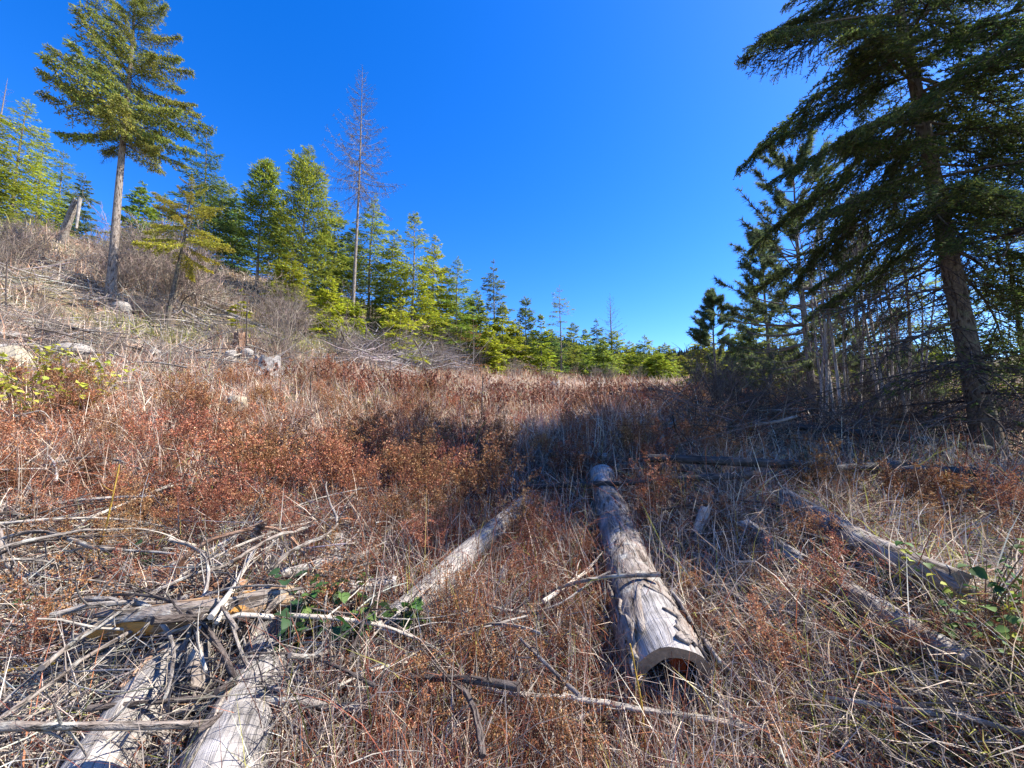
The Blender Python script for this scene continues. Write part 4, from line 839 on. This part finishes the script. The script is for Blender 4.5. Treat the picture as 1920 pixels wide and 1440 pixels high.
# ------------------------------------------------------------------ shrubs
def rust_shrub(seed, ns=24, ht=.6, bits=12, tw_=8, sr=.0026, bl=.015, spread=.42):
    r = np.random.default_rng(seed); md = MD(); N_ = 5; f = np.linspace(0, 1, N_)
    az = r.uniform(0, 2*pi, ns); le = np.abs(r.normal(0, spread, ns)); h = ht*r.uniform(.6, 1.15, ns)
    hd = np.stack([np.cos(az), np.sin(az), 0*az], -1); b0 = hd*r.uniform(0, .10, (ns, 1))*(ht/.6)
    P = b0[:, None]+hd[:, None]*(h*np.sin(le))[:, None, None]*(f**1.4)[None, :, None]+np.array([0, 0, 1.])*(h*np.cos(le))[:, None, None]*f[None, :, None]-np.array([0, 0, .04])
    P = P+np.cumsum(r.normal(0, .006*ht/.6, P.shape), 1)
    V, Q, UV = tubes(P, np.broadcast_to(sr*(1-.5*f), (ns, N_)), 3)
    md.add(V, Q, None, UV, C=rep(mixc([(.17, .075, .045), (.24, .13, .08), (.12, .055, .035)], ns, r), N_*4))
    # panicle twigs
    q = r.uniform(.62, 1, (ns, tw_)); i0 = np.minimum((q*(N_-1)).astype(int), N_-2); ff = (q*(N_-1)-i0)[..., None]; k_ = np.arange(ns)[:, None]
    p = P[k_, i0]*(1-ff)+P[k_, i0+1]*ff; d = nrm(r.normal(0, .7, p.shape)+hd[:, None]*.3+np.array([0, 0, .55])); l = ht*.2*r.uniform(.5, 1.2, q.shape)*(1.25-.7*q)
    e_ = p+d*l[..., None]; V, Q = ribbons(np.stack([p, e_], 2).reshape(-1, 2, 3), np.full((ns*tw_, 2), sr*.5), r.normal(0, 1, (ns*tw_, 3))); md.add(V, Q, C=(.18, .075, .035))
    t = r.uniform(.2, 1.05, (ns, tw_, bits)); bp = p[:, :, None]+(e_-p)[:, :, None]*t[..., None]+r.normal(0, .010*ht/.6, t.shape+(3,))
    dd = d[:, :, None]+r.normal(0, .7, bp.shape); n_ = t.size; bp = bp.reshape(-1, 3); dd = dd.reshape(-1, 3)
    V, T = needles(bp, dd, r.normal(0, 1, (n_, 3)), bl*r.uniform(.6, 1.4, n_), bl*.34*r.uniform(.6, 1.3, n_))
    md.add(V, None, T, C=rep(mixc([(.26, .105, .045), (.33, .145, .065), (.20, .075, .04), (.42, .24, .13)], n_, r, .22), 3))
    return md
def bare_shrub(seed, ht=1.6, ns=13, sr=.010, cols=((.25, .19, .15), (.33, .26, .21), (.17, .13, .105)), k2=7, k3=5, spread=.5):
    r = np.random.default_rng(seed); md = MD(); N_ = 7; f = np.linspace(0, 1, N_); az = r.uniform(0, 2*pi, ns); le = np.abs(r.normal(.2, spread, ns)); h = ht*r.uniform(.6, 1.1, ns); hd = np.stack([np.cos(az), np.sin(az), 0*az], -1)
    P = hd[:, None]*(h*np.sin(le))[:, None, None]*(f**.9)[None, :, None]+np.array([0, 0, 1.])*(h*np.cos(le))[:, None, None]*(f**.95)[None, :, None]+hd[:, None]*.05; P = P+np.cumsum(r.normal(0, .022*ht, P.shape), 1)-np.array([0, 0, .06])
    V, Q, UV = tubes(P, np.broadcast_to(sr*(1-.75*f), (ns, N_)), 4); md.add(V, Q, None, UV, C=rep(mixc(cols, ns, r), N_*5))
    def sub(P, k, lf, rad, N2=5):
        M_, N_, _ = P.shape; q = r.uniform(.25, .98, (M_, k)); i0 = np.minimum((q*(N_-1)).astype(int), N_-2); ff = (q*(N_-1)-i0)[..., None]; kk = np.arange(M_)[:, None]
        p = P[kk, i0]*(1-ff)+P[kk, i0+1]*ff; t = nrm(P[kk, i0+1]-P[kk, i0]); d = nrm(t*.8+r.normal(0, .55, p.shape)+np.array([0, 0, .2])); l = lf*r.uniform(.4, 1.2, q.shape)*(1.2-.6*q); f2 = np.linspace(0, 1, N2)
        C = p[:, :, None]+d[:, :, None]*(l[..., None]*f2)[..., None]; C = C+np.cumsum(r.normal(0, .035*lf, C.shape), 2); C = C.reshape(-1, N2, 3)
        V, Q, UV = tubes(C, np.broadcast_to(rad*(1-.6*f2), (len(C), N2)), 3); md.add(V, Q, None, UV, C=rep(mixc(cols, len(C), r), N2*4)); return C
    C = sub(P, k2, ht*.42, sr*.5); sub(C, k3, ht*.2, sr*.3, 4)
    return md
r = np.random.default_rng(77)
RSN = [rust_shrub(640+k, int(r.integers(14, 22)), r.uniform(.42, .6), 15, 8, .0017, .0105, r.uniform(.3, .6)).mesh('rust_shrub', M_rust, False) for k in range(8)]
RS = [rust_shrub(600+k, int(r.integers(18, 30)), r.uniform(.45, .68), spread=r.uniform(.3, .6)).mesh('rust_shrub', M_rust, False) for k in range(14)]
def zone_rust(x, y):       # how rusty the clearing is here
    px = CX+FPX*x/np.maximum(y, .1); a = np.exp(-((px-720)/620)**2)
    hill = -.9*x+.35*y-9
    return np.where(hill > -.5, .03, np.where(hill > -2.5, .35, 1.))*(.25+.85*a)
cnt = 0; tries = 0
pos = []
while cnt < 290 and tries < 20000:
    tries += 1
    d = 1.55*math.exp(r.uniform(0, 1)*math.log(13/1.55)); px = r.uniform(-150, 2000); x = (px-CX)/FPX*d
    if r.uniform() > zone_rust(x, d): continue
    if px < 660 and d < 2.6 and r.uniform() < .92: continue
    if d < 3 and r.uniform() < .5: continue
    if px > 1250 and d < 6 and r.uniform() < .35: continue
    if px > 1480 and d > 4.2: continue
    if d > 8.5 and r.uniform() < .55: continue
    if 3.1 < d < 7 or d > 7: sc_ = r.uniform(.65, 1.35)
    else: sc_ = r.uniform(.5, .95)
    z = float(H(x, d)); 
    if any(np.min(np.hypot(Lp[:, 0]-x, Lp[:, 1]-d)) < Lr*1.1+.04 for Lp, Lr in LOGS): continue
    if any((x-a)**2+(d-b)**2 < (.06+.042*d)**2 for a, b in pos): continue
    lb, gp = ('tall ' if sc_ > 1.05 else 'small ' if sc_ < .75 else '')+'rust-brown shrub '+where((x, d, z)), 'rust shrubs of the clearing'
    pos.append((x, d)); ob('rust_shrub', (RSN[cnt % 8] if d < 3.4 else RS[cnt % 14]), None, lb, 'shrub', gp, loc=(x, d, z-.02), rot=(r.normal(0, .16), r.normal(0, .16), r.uniform(0, 6.28)), scl=sc_); cnt += 1
BSHR = [bare_shrub(700+k, 1.5, 15, .010).mesh('bare_shrub', M_twig) for k in range(6)]
BSHD = [bare_shrub(720+k, 1.5, 11, .009, ((.09, .07, .06), (.13, .105, .09), (.06, .05, .045))).mesh('bare_shrub', M_twig) for k in range(5)]  # darker copies: the thicket's deep shade is put into the twig colours
def put_shrubs(lst, meshes, label, group, z0=-.05):
    for k, (px, py, hp) in enumerate(lst):
        g = G(px, py); ob('bare_shrub', meshes[k % len(meshes)], None, label.split(' bush')[0]+' bush '+where(g), 'shrub', 'leafless bushes', loc=g+np.array([0, 0, z0]), rot=(r.normal(0, .08), r.normal(0, .08), r.uniform(0, 6.28)), scl=hp/FPX*g[1]/1.5)
rj = lambda a, b: r.uniform(a, b)
put_shrubs([(rj(225, 420), rj(520, 590), rj(70, 130)) for _ in range(16)], BSHR, 'grey leafless bush on the slope around the tall fir trunk', 'bushes around the tall fir trunk')
put_shrubs([q for q in [(rj(-20, 220), rj(440, 520), rj(50, 90)) for _ in range(28)] if not (75 < q[0] < 185 and q[1] > 448)], BSHR, 'grey leafless bush along the hilltop at left', 'bushes along the left hilltop')
put_shrubs([(rj(515, 640), rj(620, 690), rj(70, 135)) for _ in range(9)], BSHR, 'tall grey leafless bush left of the bare larch', 'bushes left of the bare larch')
put_shrubs([(rj(640, 940), rj(655, 700), rj(30, 65)) for _ in range(26)], BSHR, 'low grey leafless bush at the foot of the fir row', 'bushes at the foot of the fir row')
put_shrubs([(rj(940, 1320), rj(695, 722), rj(20, 40)) for _ in range(26)], BSHR, 'low leafless bush fringing the far brow', 'bushes fringing the far brow')
put_shrubs([(rj(0, 560), rj(590, 740), rj(25, 60)) for _ in range(45)], BSHR, 'small grey leafless bush on the open left slope', 'small bushes on the open slope')
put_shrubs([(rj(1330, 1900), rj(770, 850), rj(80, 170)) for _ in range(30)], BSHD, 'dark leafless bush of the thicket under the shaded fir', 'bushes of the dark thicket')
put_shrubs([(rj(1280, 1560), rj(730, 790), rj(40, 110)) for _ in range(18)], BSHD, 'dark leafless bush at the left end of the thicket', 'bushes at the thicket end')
# bare thin stems (young birches)
def thin_tree(seed, ht):
    r = np.random.default_rng(seed); n = 12; s = np.linspace(0, 1, n); P = np.stack([ht*.05*np.sin(s*3+r.uniform(0, 6))*s+r.normal(0, .03)*ht*s, ht*.05*np.sin(s*3+r.uniform(0, 6))*s, ht*s], -1)
    V, Q, UV = tubes(P, .034*(1-.85*s), 6); tr = MD().add(V, Q, None, UV).mesh('trunk', M_birch)
    md = MD(); m = 26; q = r.uniform(.25, .98, m); p = np.stack([np.interp(q, s, P[:, k]) for k in range(3)], -1); a = r.uniform(0, 6.28, m); d = nrm(np.stack([np.cos(a)*.6, np.sin(a)*.6, np.full(m, .9)], -1)); l = ht*.16*r.uniform(.4, 1.2, m)*(1.3-q); f = np.linspace(0, 1, 5)
    C = p[:, None]+d[:, None]*(l[:, None]*f)[..., None]+np.cumsum(r.normal(0, .012, (m, 5, 3)), 1); V, Q, UV = tubes(C, np.broadcast_to(.009*(1-.7*f), (m, 5)), 3); md.add(V, Q, None, UV, C=(.18, .14, .13))
    i_ = r.integers(0, m, 90); g_ = r.integers(1, 4, 90); p2 = C[i_, g_]; d2 = nrm(d[i_]+r.normal(0, .5, (90, 3))); C2 = p2[:, None]+d2[:, None]*(ht*.05*r.uniform(.4, 1.2, 90)[:, None]*np.linspace(0, 1, 3))[..., None]
    V, Q, UV = tubes(C2, np.broadcast_to(.004*np.array([1, .8, .4]), (90, 3)), 3); md.add(V, Q, None, UV, C=(.17, .12, .11)); return tr, md.mesh('twigs', M_twig)
TT = [thin_tree(800+k, 5.0) for k in range(5)]
ORD = 'first second third fourth fifth sixth seventh eighth ninth tenth eleventh twelfth thirteenth fourteenth fifteenth sixteenth seventeenth eighteenth nineteenth twentieth'.split()
for k, px in enumerate(sorted(rj(1530, 1735) for _ in range(20))):
    d = rj(7.2, 9.5); x = (px-CX)/FPX*d; z = float(H(x, d)); t_, w_ = TT[k % 5]
    e = ob('bare_sapling', None, None, 'thin leafless pale stem, '+ORD[k]+' from the left in the clump by the fir', 'sapling', 'clump of thin bare stems', loc=(x, d, z-.1), rot=(r.normal(0, .05), r.normal(0, .07), r.uniform(0, 6)), scl=rj(.75, 1.15)); ob('trunk', t_, e); ob('twigs', w_, e)
# leafy plants
def leaf_mesh(L=.07, W_=.028, col=(.05, .10, .02), seed=0):
    r = np.random.default_rng(seed); s = np.linspace(0, 1, 7); wv = W_*np.sin(pi*s**.8)**.8; wv[0] = .002; wv[-1] = .001; z = -.25*L*s**2
    V = np.concatenate([np.stack([L*s, wv*k*(1+(.18*(np.arange(7) % 2) if k else 0)), z+abs(k)*wv*.35], -1) for k in (-1, 0, 1)]); Q = [[i_+7*j_, i_+1+7*j_, i_+8+7*j_, i_+7+7*j_] for j_ in (0, 1) for i_ in range(6)]
    return MD().add(V, Q, C=col).mesh('leaf', M_leaf)
LV = [leaf_mesh(.075, .03, (.045, .10, .022)), leaf_mesh(.06, .028, (.07, .13, .022)), leaf_mesh(.07, .03, (.03, .07, .024))]
LVY = [leaf_mesh(.055, .024, (.36, .36, .035)), leaf_mesh(.05, .022, (.28, .31, .035)), leaf_mesh(.055, .026, (.44, .40, .06))]
def leafy(px, py, label, nl, ht, leaves, seed, group=None, spread=.16, sc_=1., cat='plant', stemc=(.16, .10, .05)):
    r = np.random.default_rng(seed); g = G(px, py); e = ob('leafy_plant', None, None, label, cat, group, loc=g); ns = max(3, nl//5); az = r.uniform(0, 6.28, ns); tip = np.stack([np.cos(az)*spread*r.uniform(.3, 1, ns), np.sin(az)*spread*r.uniform(.3, 1, ns), ht*r.uniform(.5, 1, ns)], -1)
    f = np.linspace(0, 1, 5); P = tip[:, None]*f[None, :, None]; P[..., :2] *= f[None, :, None]**.5
    V, Q, UV = tubes(P, np.broadcast_to(.0035*(1-.5*f), (ns, 5)), 4); ob('stems', MD().add(V, Q, None, UV, C=stemc).mesh('stems', M_twig), e)
    for k in range(nl):
        i_ = k % ns; t = r.uniform(.35, 1); p = tip[i_]*t; p = np.array([tip[i_][0]*t**1.5, tip[i_][1]*t**1.5, tip[i_][2]*t])
        ob('leaf', leaves[k % len(leaves)], e, loc=p, rot=(r.normal(0, .35), r.normal(.05, .35), r.uniform(0, 6.28)), scl=.85*sc_*r.uniform(.6, 1.2))
leafy(590, 1215, 'dark green leafy plant between the split log and slanting log', 64, .42, LV, 1, 'green plants in the slash', .22)
leafy(655, 1255, 'green leafy plant lowest in the gap among slash branches', 56, .34, LV, 2, 'green plants in the slash', .2)
leafy(680, 1145, 'bright green sprig below the short cream log', 16, .28, LV[1:2], 3, 'green plants in the slash', .1)
leafy(760, 1215, 'small green plant at the foot of the slanting log', 36, .28, LV[:2], 4, 'green plants in the slash', .14)
leafy(545, 1270, 'dark green leaves close beside the split log', 24, .34, LV[2:], 5, 'green plants in the slash', .12)
leafy(425, 1200, 'tiny green sprig under the orange-patched log', 8, .2, LV[1:2], 6, 'green plants in the slash', .06, .7)
leafy(45, 1170, 'round-leaved green sprig at the left edge', 8, .26, LV[:2], 7, 'green plants in the slash', .07)
leafy(255, 1090, 'olive leafy sprig behind the dark crooked branch', 16, .3, LV[2:], 8, 'green plants in the slash', .14)
leafy(1850, 1200, 'glossy green shrub at the lower right edge', 90, .5, [LV[1], LVY[1], LV[0]], 9, 'leafy shrubs at right', .36, .8)
leafy(1905, 1290, 'glossy green shrub below another at the lower right edge', 70, .44, [LV[1], LVY[1]], 10, 'leafy shrubs at right', .3, .8)
leafy(1790, 1240, 'small green plant beside the rotting sunk log', 18, .32, [LV[1]], 11, 'leafy shrubs at right', .14, .8)
for k, (px, py, ht, nl) in enumerate([(60, 800, .75, 110), (120, 745, .8, 110), (190, 745, .7, 90), (20, 760, .8, 90), (90, 700, .7, 80), (150, 785, .6, 70)]):
    leafy(px, py, ['yellow-green leafy bush at the left, in front of the others', 'yellow-green leafy bush in the middle of the left clump', 'yellow-green bush at the right end of the left clump', 'yellow-green leafy bush at the left picture edge', 'yellow bush highest in the left clump', 'low yellow-green bush below the left clump'][k], nl, ht, LVY, 30+k, 'yellow-green bushes at left', .5, 1.5)
for k, (px, py) in enumerate([(790, 880), (815, 870), (855, 880), (870, 862), (765, 890)]):
    leafy(px, py, 'upright budding twig plant in the shadow band centre', 12, .42, LVY[:2], 50+k, 'budding twigs at centre', .06, .35)

# ------------------------------------------------------------------ ground cover masses
def polar(n, r0, r1, a0, a1, r):
    d = r0*np.exp(r.uniform(0, 1, n)*math.log(r1/r0)); an = r.uniform(a0, a1, n); return d*np.sin(an), d*np.cos(an), d
def off_logs(x, y, pad=.45):
    k = np.ones(len(x), bool)
    for Lp, Lr in LOGS[:14]:
        for q in Lp[::3]: k &= ((x-q[0])**2+(y-q[1])**2) > (Lr*pad)**2
    return k
def patch(x, y, f, ph): return .5+.5*np.sin(f*x+ph+1.3*np.sin(f*.7*y+ph*2))*np.sin(f*1.1*y+ph*1.7+1.1*np.sin(f*.8*x))
def blade_mass(name, label, n, r0, r1, a0, a1, seed, lenf, flat, cols_fn, wid, cat='grass', keepf=None, N_=4, mat=None):
    r = np.random.default_rng(seed); x, y, d = polar(n, r0, r1, a0, a1, r); nt_ = n//22; tf = r.uniform(0, 1, n) < .62; ti = r.integers(0, nt_, n)
    sp_ = (.03+.012*d[ti])[:, None]*r.normal(0, 1, (n, 2)); x = np.where(tf, x[ti]+sp_[:, 0], x); y = np.where(tf, y[ti]+sp_[:, 1], y); d = np.hypot(x, y); taz = r.uniform(0, 6.28, nt_)[ti]; tl_ = np.where(tf, r.uniform(.55, 1.25, nt_)[ti], .8); tb = r.normal(0, .22, (nt_, 1))[ti]; k = off_logs(x, y)
    if keepf is not None: k &= r.uniform(0, 1, n) < keepf(x, y, d)
    x, y, d, tf, taz, tl_, tb = x[k], y[k], d[k], tf[k], taz[k], tl_[k], tb[k]; m = len(x); z = H(x, y); az = np.where(tf, taz+r.normal(0, 1.0, m), r.uniform(0, 6.28, m)); tilt = np.clip(r.normal(flat, .35, m), .05, 1.5); L = lenf(x, y, d, r, m)*tl_*1.1
    f = np.linspace(0, 1, N_); bend = r.normal(.7, .5, m); hd = np.stack([np.cos(az), np.sin(az), 0*az], -1); sd = np.stack([-np.sin(az), np.cos(az), 0*az], -1)
    T_ = tilt[:, None]+bend[:, None]*f[None]; T_ = np.clip(T_, 0, 1.9); dl = L[:, None]/(N_-1)
    hx = np.concatenate([np.zeros((m, 1)), np.cumsum(np.sin(T_)[:, 1:]*dl, 1)], 1); hz = np.concatenate([np.zeros((m, 1)), np.cumsum(np.cos(T_)[:, 1:]*dl, 1)], 1)
    hz = np.maximum(hz, r.uniform(0, .05, (m, 1))*f)
    sw = r.normal(0, .12, (m, 1))*L[:, None]*f**2
    P = np.stack([x, y, z], -1)[:, None]+hd[:, None]*hx[..., None]+np.array([0, 0, 1.])*hz[..., None]+sd[:, None]*sw[..., None]
    P[..., 2] += r.uniform(-.01, .03, (m, 1))
    W = (wid(d)*r.uniform(.6, 1.4, m))[:, None]*np.array([1, .9, .7, .12])[None, :N_] if N_ == 4 else (wid(d)*r.uniform(.6, 1.4, m))[:, None]*np.linspace(1, .2, N_)
    S = sd*np.cos(r.uniform(-1, 1, m))[:, None]+np.array([0, 0, 1.])*r.normal(0, .6, (m, 1))
    V, Q = ribbons(P, W, S); C = np.clip(cols_fn(x, y, d, r, m)*(1+tb), .02, .8)
    ob(name, MD().add(V, Q, C=rep(C, N_*2)).mesh(name, mat or M_grass, False), None, label, cat, kind='stuff')
STRAW = np.array([(.58, .48, .34), (.68, .60, .47), (.47, .375, .26), (.53, .43, .34)]); GREY = np.array([(.32, .28, .23), (.42, .37, .31), (.22, .19, .155)]); RUS = np.array([(.22, .09, .04), (.30, .14, .06), (.15, .06, .035)]); GRN = np.array([(.28, .29, .07), (.20, .23, .05), (.38, .35, .12)]); PINK = np.array([(.52, .38, .26), (.58, .46, .32), (.42, .27, .17)])
def pick(cols, m, r): return cols[r.integers(0, len(cols), m)]
def cfn_near(x, y, d, r, m):
    u = r.uniform(0, 1, m); px = CX+FPX*x/np.maximum(y, .2); g = np.clip((px-1350)/500, 0, 1); rr_ = np.clip(1-np.abs(px-900)/420, 0, 1); lf = np.clip((600-px)/300, 0, 1)
    C = pick(STRAW, m, r); C = np.where((u < .34+.26*lf)[:, None], pick(GREY, m, r), C); C = np.where((u > 1-.22-.35*rr_)[:, None], pick(RUS, m, r), C); C = np.where(((u > .5) & (u < .5+.16*g+.05))[:, None], pick(GRN, m, r), C)
    return C*(1+r.normal(0, .2, (m, 1)))
def cfn_far(x, y, d, r, m):
    u = r.uniform(0, 1, m); hill = np.clip((-.9*x+.35*y-8)/4, 0, 1); pt = patch(x, y, .45, .4); C = pick(PINK, m, r)
    C = np.where((u < .35)[:, None], pick(STRAW, m, r), C); C = np.where((u < .30*hill)[:, None], pick(GREY, m, r)*1.1, C); C = np.where((u > .72+.25*hill)[:, None], pick(RUS, m, r)*1.15, C)
    C = np.where(((pt > .55) & (u > .35) & (u < .35+.5*hill+.1))[:, None], pick(GRN, m, r), C)
    return C*(1+r.normal(0, .18, (m, 1)))
A0, A1 = -1.05, 1.05
blade_mass('dry_grass', 'matted straw-coloured dry grass covering the near ground', 122000, 1.0, 6.5, A0, A1, 1, lambda x, y, d, r, m: r.uniform(.12, .38, m)*(.8+.05*d)*(1+.35*np.clip(x/np.maximum(y, .2), 0, 1)), .85, cfn_near, lambda d: .0011+.00055*d)
blade_mass('dry_stems', 'thin upright dry stems standing among the logs', 26000, 1.2, 9, A0, A1, 2, lambda x, y, d, r, m: r.uniform(.2, .5, m), .12, cfn_near, lambda d: .0011+.0004*d, keepf=lambda x, y, d: np.clip(1.1-np.abs(CX+FPX*x/np.maximum(y, .2)-1000)/800, .15, 1))
blade_mass('tan_stalks', 'tall thin tan and reddish stalks standing over the clearing', 17000, 4.6, 40, A0, A1, 7, lambda x, y, d, r, m: r.uniform(.35, .8, m), .05, cfn_far, lambda d: .0007+.00036*d, N_=4, keepf=lambda x, y, d: np.where(-.9*x+.35*y-9 > 2, .3, 1.)*np.where((x > 2.5) & (y < 9), .35, 1.))
blade_mass('far_dry_grass', 'dry beige and pinkish grass over the far clearing and slope', 112000, 5.5, 62, A0, A1, 3, lambda x, y, d, r, m: r.uniform(.22, .6, m)*(.9+.012*d), .35, cfn_far, lambda d: .0009+.00072*d, N_=3)
# litter: bark bits, needles, leaf scraps
r = np.random.default_rng(90); n = 46000; x, y, d = polar(n, 1.0, 9, A0, A1, r); z = H(x, y)+r.uniform(.0, .035, n); az = r.uniform(0, 6.28, n); D = np.stack([np.cos(az), np.sin(az), r.normal(0, .25, n)], -1); S = np.stack([-np.sin(az), np.cos(az), r.normal(0, .5, n)], -1)
V, Q = diamonds(np.stack([x, y, z], -1), D, S, r.uniform(.012, .05, n)*(.8+.12*d), r.uniform(.0015, .007, n)*(.8+.15*d)); ob('forest_litter', MD().add(V, Q, C=rep(mixc([(.22, .17, .13), (.34, .26, .18), (.14, .10, .08), (.30, .15, .07), (.42, .36, .30)], n, r, .25), 4)).mesh('forest_litter', M_grass, False), None, 'bark crumbs, needles and leaf scraps on the ground', 'litter', kind='stuff')
# fine twigs tangled in the slash
def twig_mass(name, label, n, x0, x1, y0, y1, seed, cols, L0, L1, rad, zl, up=.25):
    r = np.random.default_rng(seed); pp = np.array([G(r.uniform(x0, x1), r.uniform(y0, y1)) for _ in range(n//4)])
    p = np.repeat(pp, 4, 0)[:n]+r.normal(0, .12, (len(pp)*4, 3))*np.array([1, 1, 0]); p[:, 2] = H(p[:, 0], p[:, 1])+r.uniform(0, zl, len(p)); m = len(p); d = nrm(np.stack([*r.normal(0, 1, (2, m)), r.normal(0, up, m)], -1)); L = r.uniform(L0, L1, m)*(p[:, 1]/2)**.5; f = np.linspace(0, 1, 5)
    C = p[:, None]+d[:, None]*(L[:, None]*(f-.3))[..., None]; C = C+(nrm(r.normal(0, 1, (m, 1, 3)))*L[:, None, None]*.35)*(f**2)[None, :, None]; R_ = (rad*r.uniform(.5, 1.6, m)*(p[:, 1]/2)**.5)[:, None]*(1-.5*f)
    C[..., 2] = np.maximum(C[..., 2], H(C[..., 0], C[..., 1])+.003)
    V, Q, UV = tubes(C, R_, 3); ob(name, MD().add(V, Q, None, UV, C=rep(mixc(cols, m, r), 20)).mesh(name, M_twig), None, label, 'twigs', kind='stuff')
TG = [(.30, .26, .22), (.40, .36, .31), (.20, .17, .145), (.14, .115, .10)]
twig_mass('fine_twigs', 'fine grey twigs tangled in the lower left slash', 1700, -40, 700, 990, 1440, 1, TG, .12, .4, .0028, .22)
twig_mass('fine_twigs', 'fine dark twigs tangled in the bottom centre', 900, 650, 1100, 1180, 1440, 2, TG, .12, .4, .0024, .16)
twig_mass('slope_twigs', 'bleached twigs strewn over the left slope', 2200, -40, 640, 480, 740, 3, [(.42, .38, .34), (.34, .30, .26), (.25, .21, .18)], .25, .7, .0035, .15)
twig_mass('brush_pile', 'tangle of grey twigs of the brush pile by the larch', 1200, 655, 890, 640, 700, 4, [(.36, .32, .30), (.28, .24, .22), (.2, .17, .15)], .4, 1.0, .004, .5)
twig_mass('thicket_twigs', 'dark fine twigs of the thicket under the shaded fir', 1600, 1280, 1920, 740, 880, 5, [(.06, .048, .042), (.09, .07, .06), (.13, .10, .09)], .3, .9, .0035, .6, .5)  # twigs coloured nearly black to carry the shade beneath the fir
# far rust shrubs past the three hundred
r = np.random.default_rng(91); md = MD(); lo = [rust_shrub(950+k, 9, .6, 4, 4, .006, .05) for k in range(5)]; done = 0
for _ in range(4000):
    d = 8*math.exp(r.uniform(0, 1)*math.log(40/8)); px = r.uniform(100, 1560); x = (px-CX)/FPX*d
    if r.uniform() > zone_rust(np.array(x), np.array(d))*np.clip(patch(x, d, .5, 1.)*2.2-.7, .05, 1): continue
    L_ = lo[r.integers(0, 5)]; a = r.uniform(0, 6.28); Rm = np.array([[cos(a), -sin(a), 0], [sin(a), cos(a), 0], [0, 0, 1]])*r.uniform(.7, 1.2)*(.9+d*.012); off = md.n; o_ = np.array([x, d, float(H(x, d))])
    for V, C in zip(L_.v, L_.c): md.v.append(V@Rm.T+o_); md.c.append(C*r.uniform(.95, 1.5)+np.array([.03, .025, .02])); md.uv.append(np.zeros((len(V), 2)))
    for Q, q_ in zip(L_.q, L_.mq): md.q.append(Q+off); md.mq.append(q_)
    for T_, q_ in zip(L_.t, L_.mt): md.t.append(T_+off); md.mt.append(q_)
    md.n += L_.n; done += 1
    if done >= 260: break
ob('far_rust_shrubs', md.mesh('far_rust_shrubs', M_rust, False), None, 'mass of rust-brown dry shrubs over the far clearing', 'shrubs', kind='stuff')
# forest on the far ridge
r = np.random.default_rng(92); n = 9000; d = r.uniform(300, 720, n); x = r.uniform(-1.15, 1.15, n)*d; z = H(x, d); k = 6; hgt = r.uniform(9, 17, n); th = np.linspace(0, 2*pi, k+1)[:-1]
V = np.stack([x[:, None]+hgt[:, None]*.2*np.cos(th), d[:, None]+hgt[:, None]*.2*np.sin(th), np.broadcast_to(z[:, None]+hgt[:, None]*.05, (n, k))], -1); V = np.concatenate([V, np.stack([x, d, z+hgt], -1)[:, None]], 1)
t = np.array([[j, (j+1) % k, k] for j in range(k)]); T = (np.arange(n)[:, None, None]*(k+1)+t).reshape(-1, 3)
ob('far_forest', MD().add(V, None, T, C=rep(mixc([(.035, .055, .03), (.05, .07, .035), (.028, .045, .03)], n, r), k+1)).mesh('far_forest', M_needle, False), None, 'distant blue-green forest covering the far ridge', 'forest', kind='stuff')
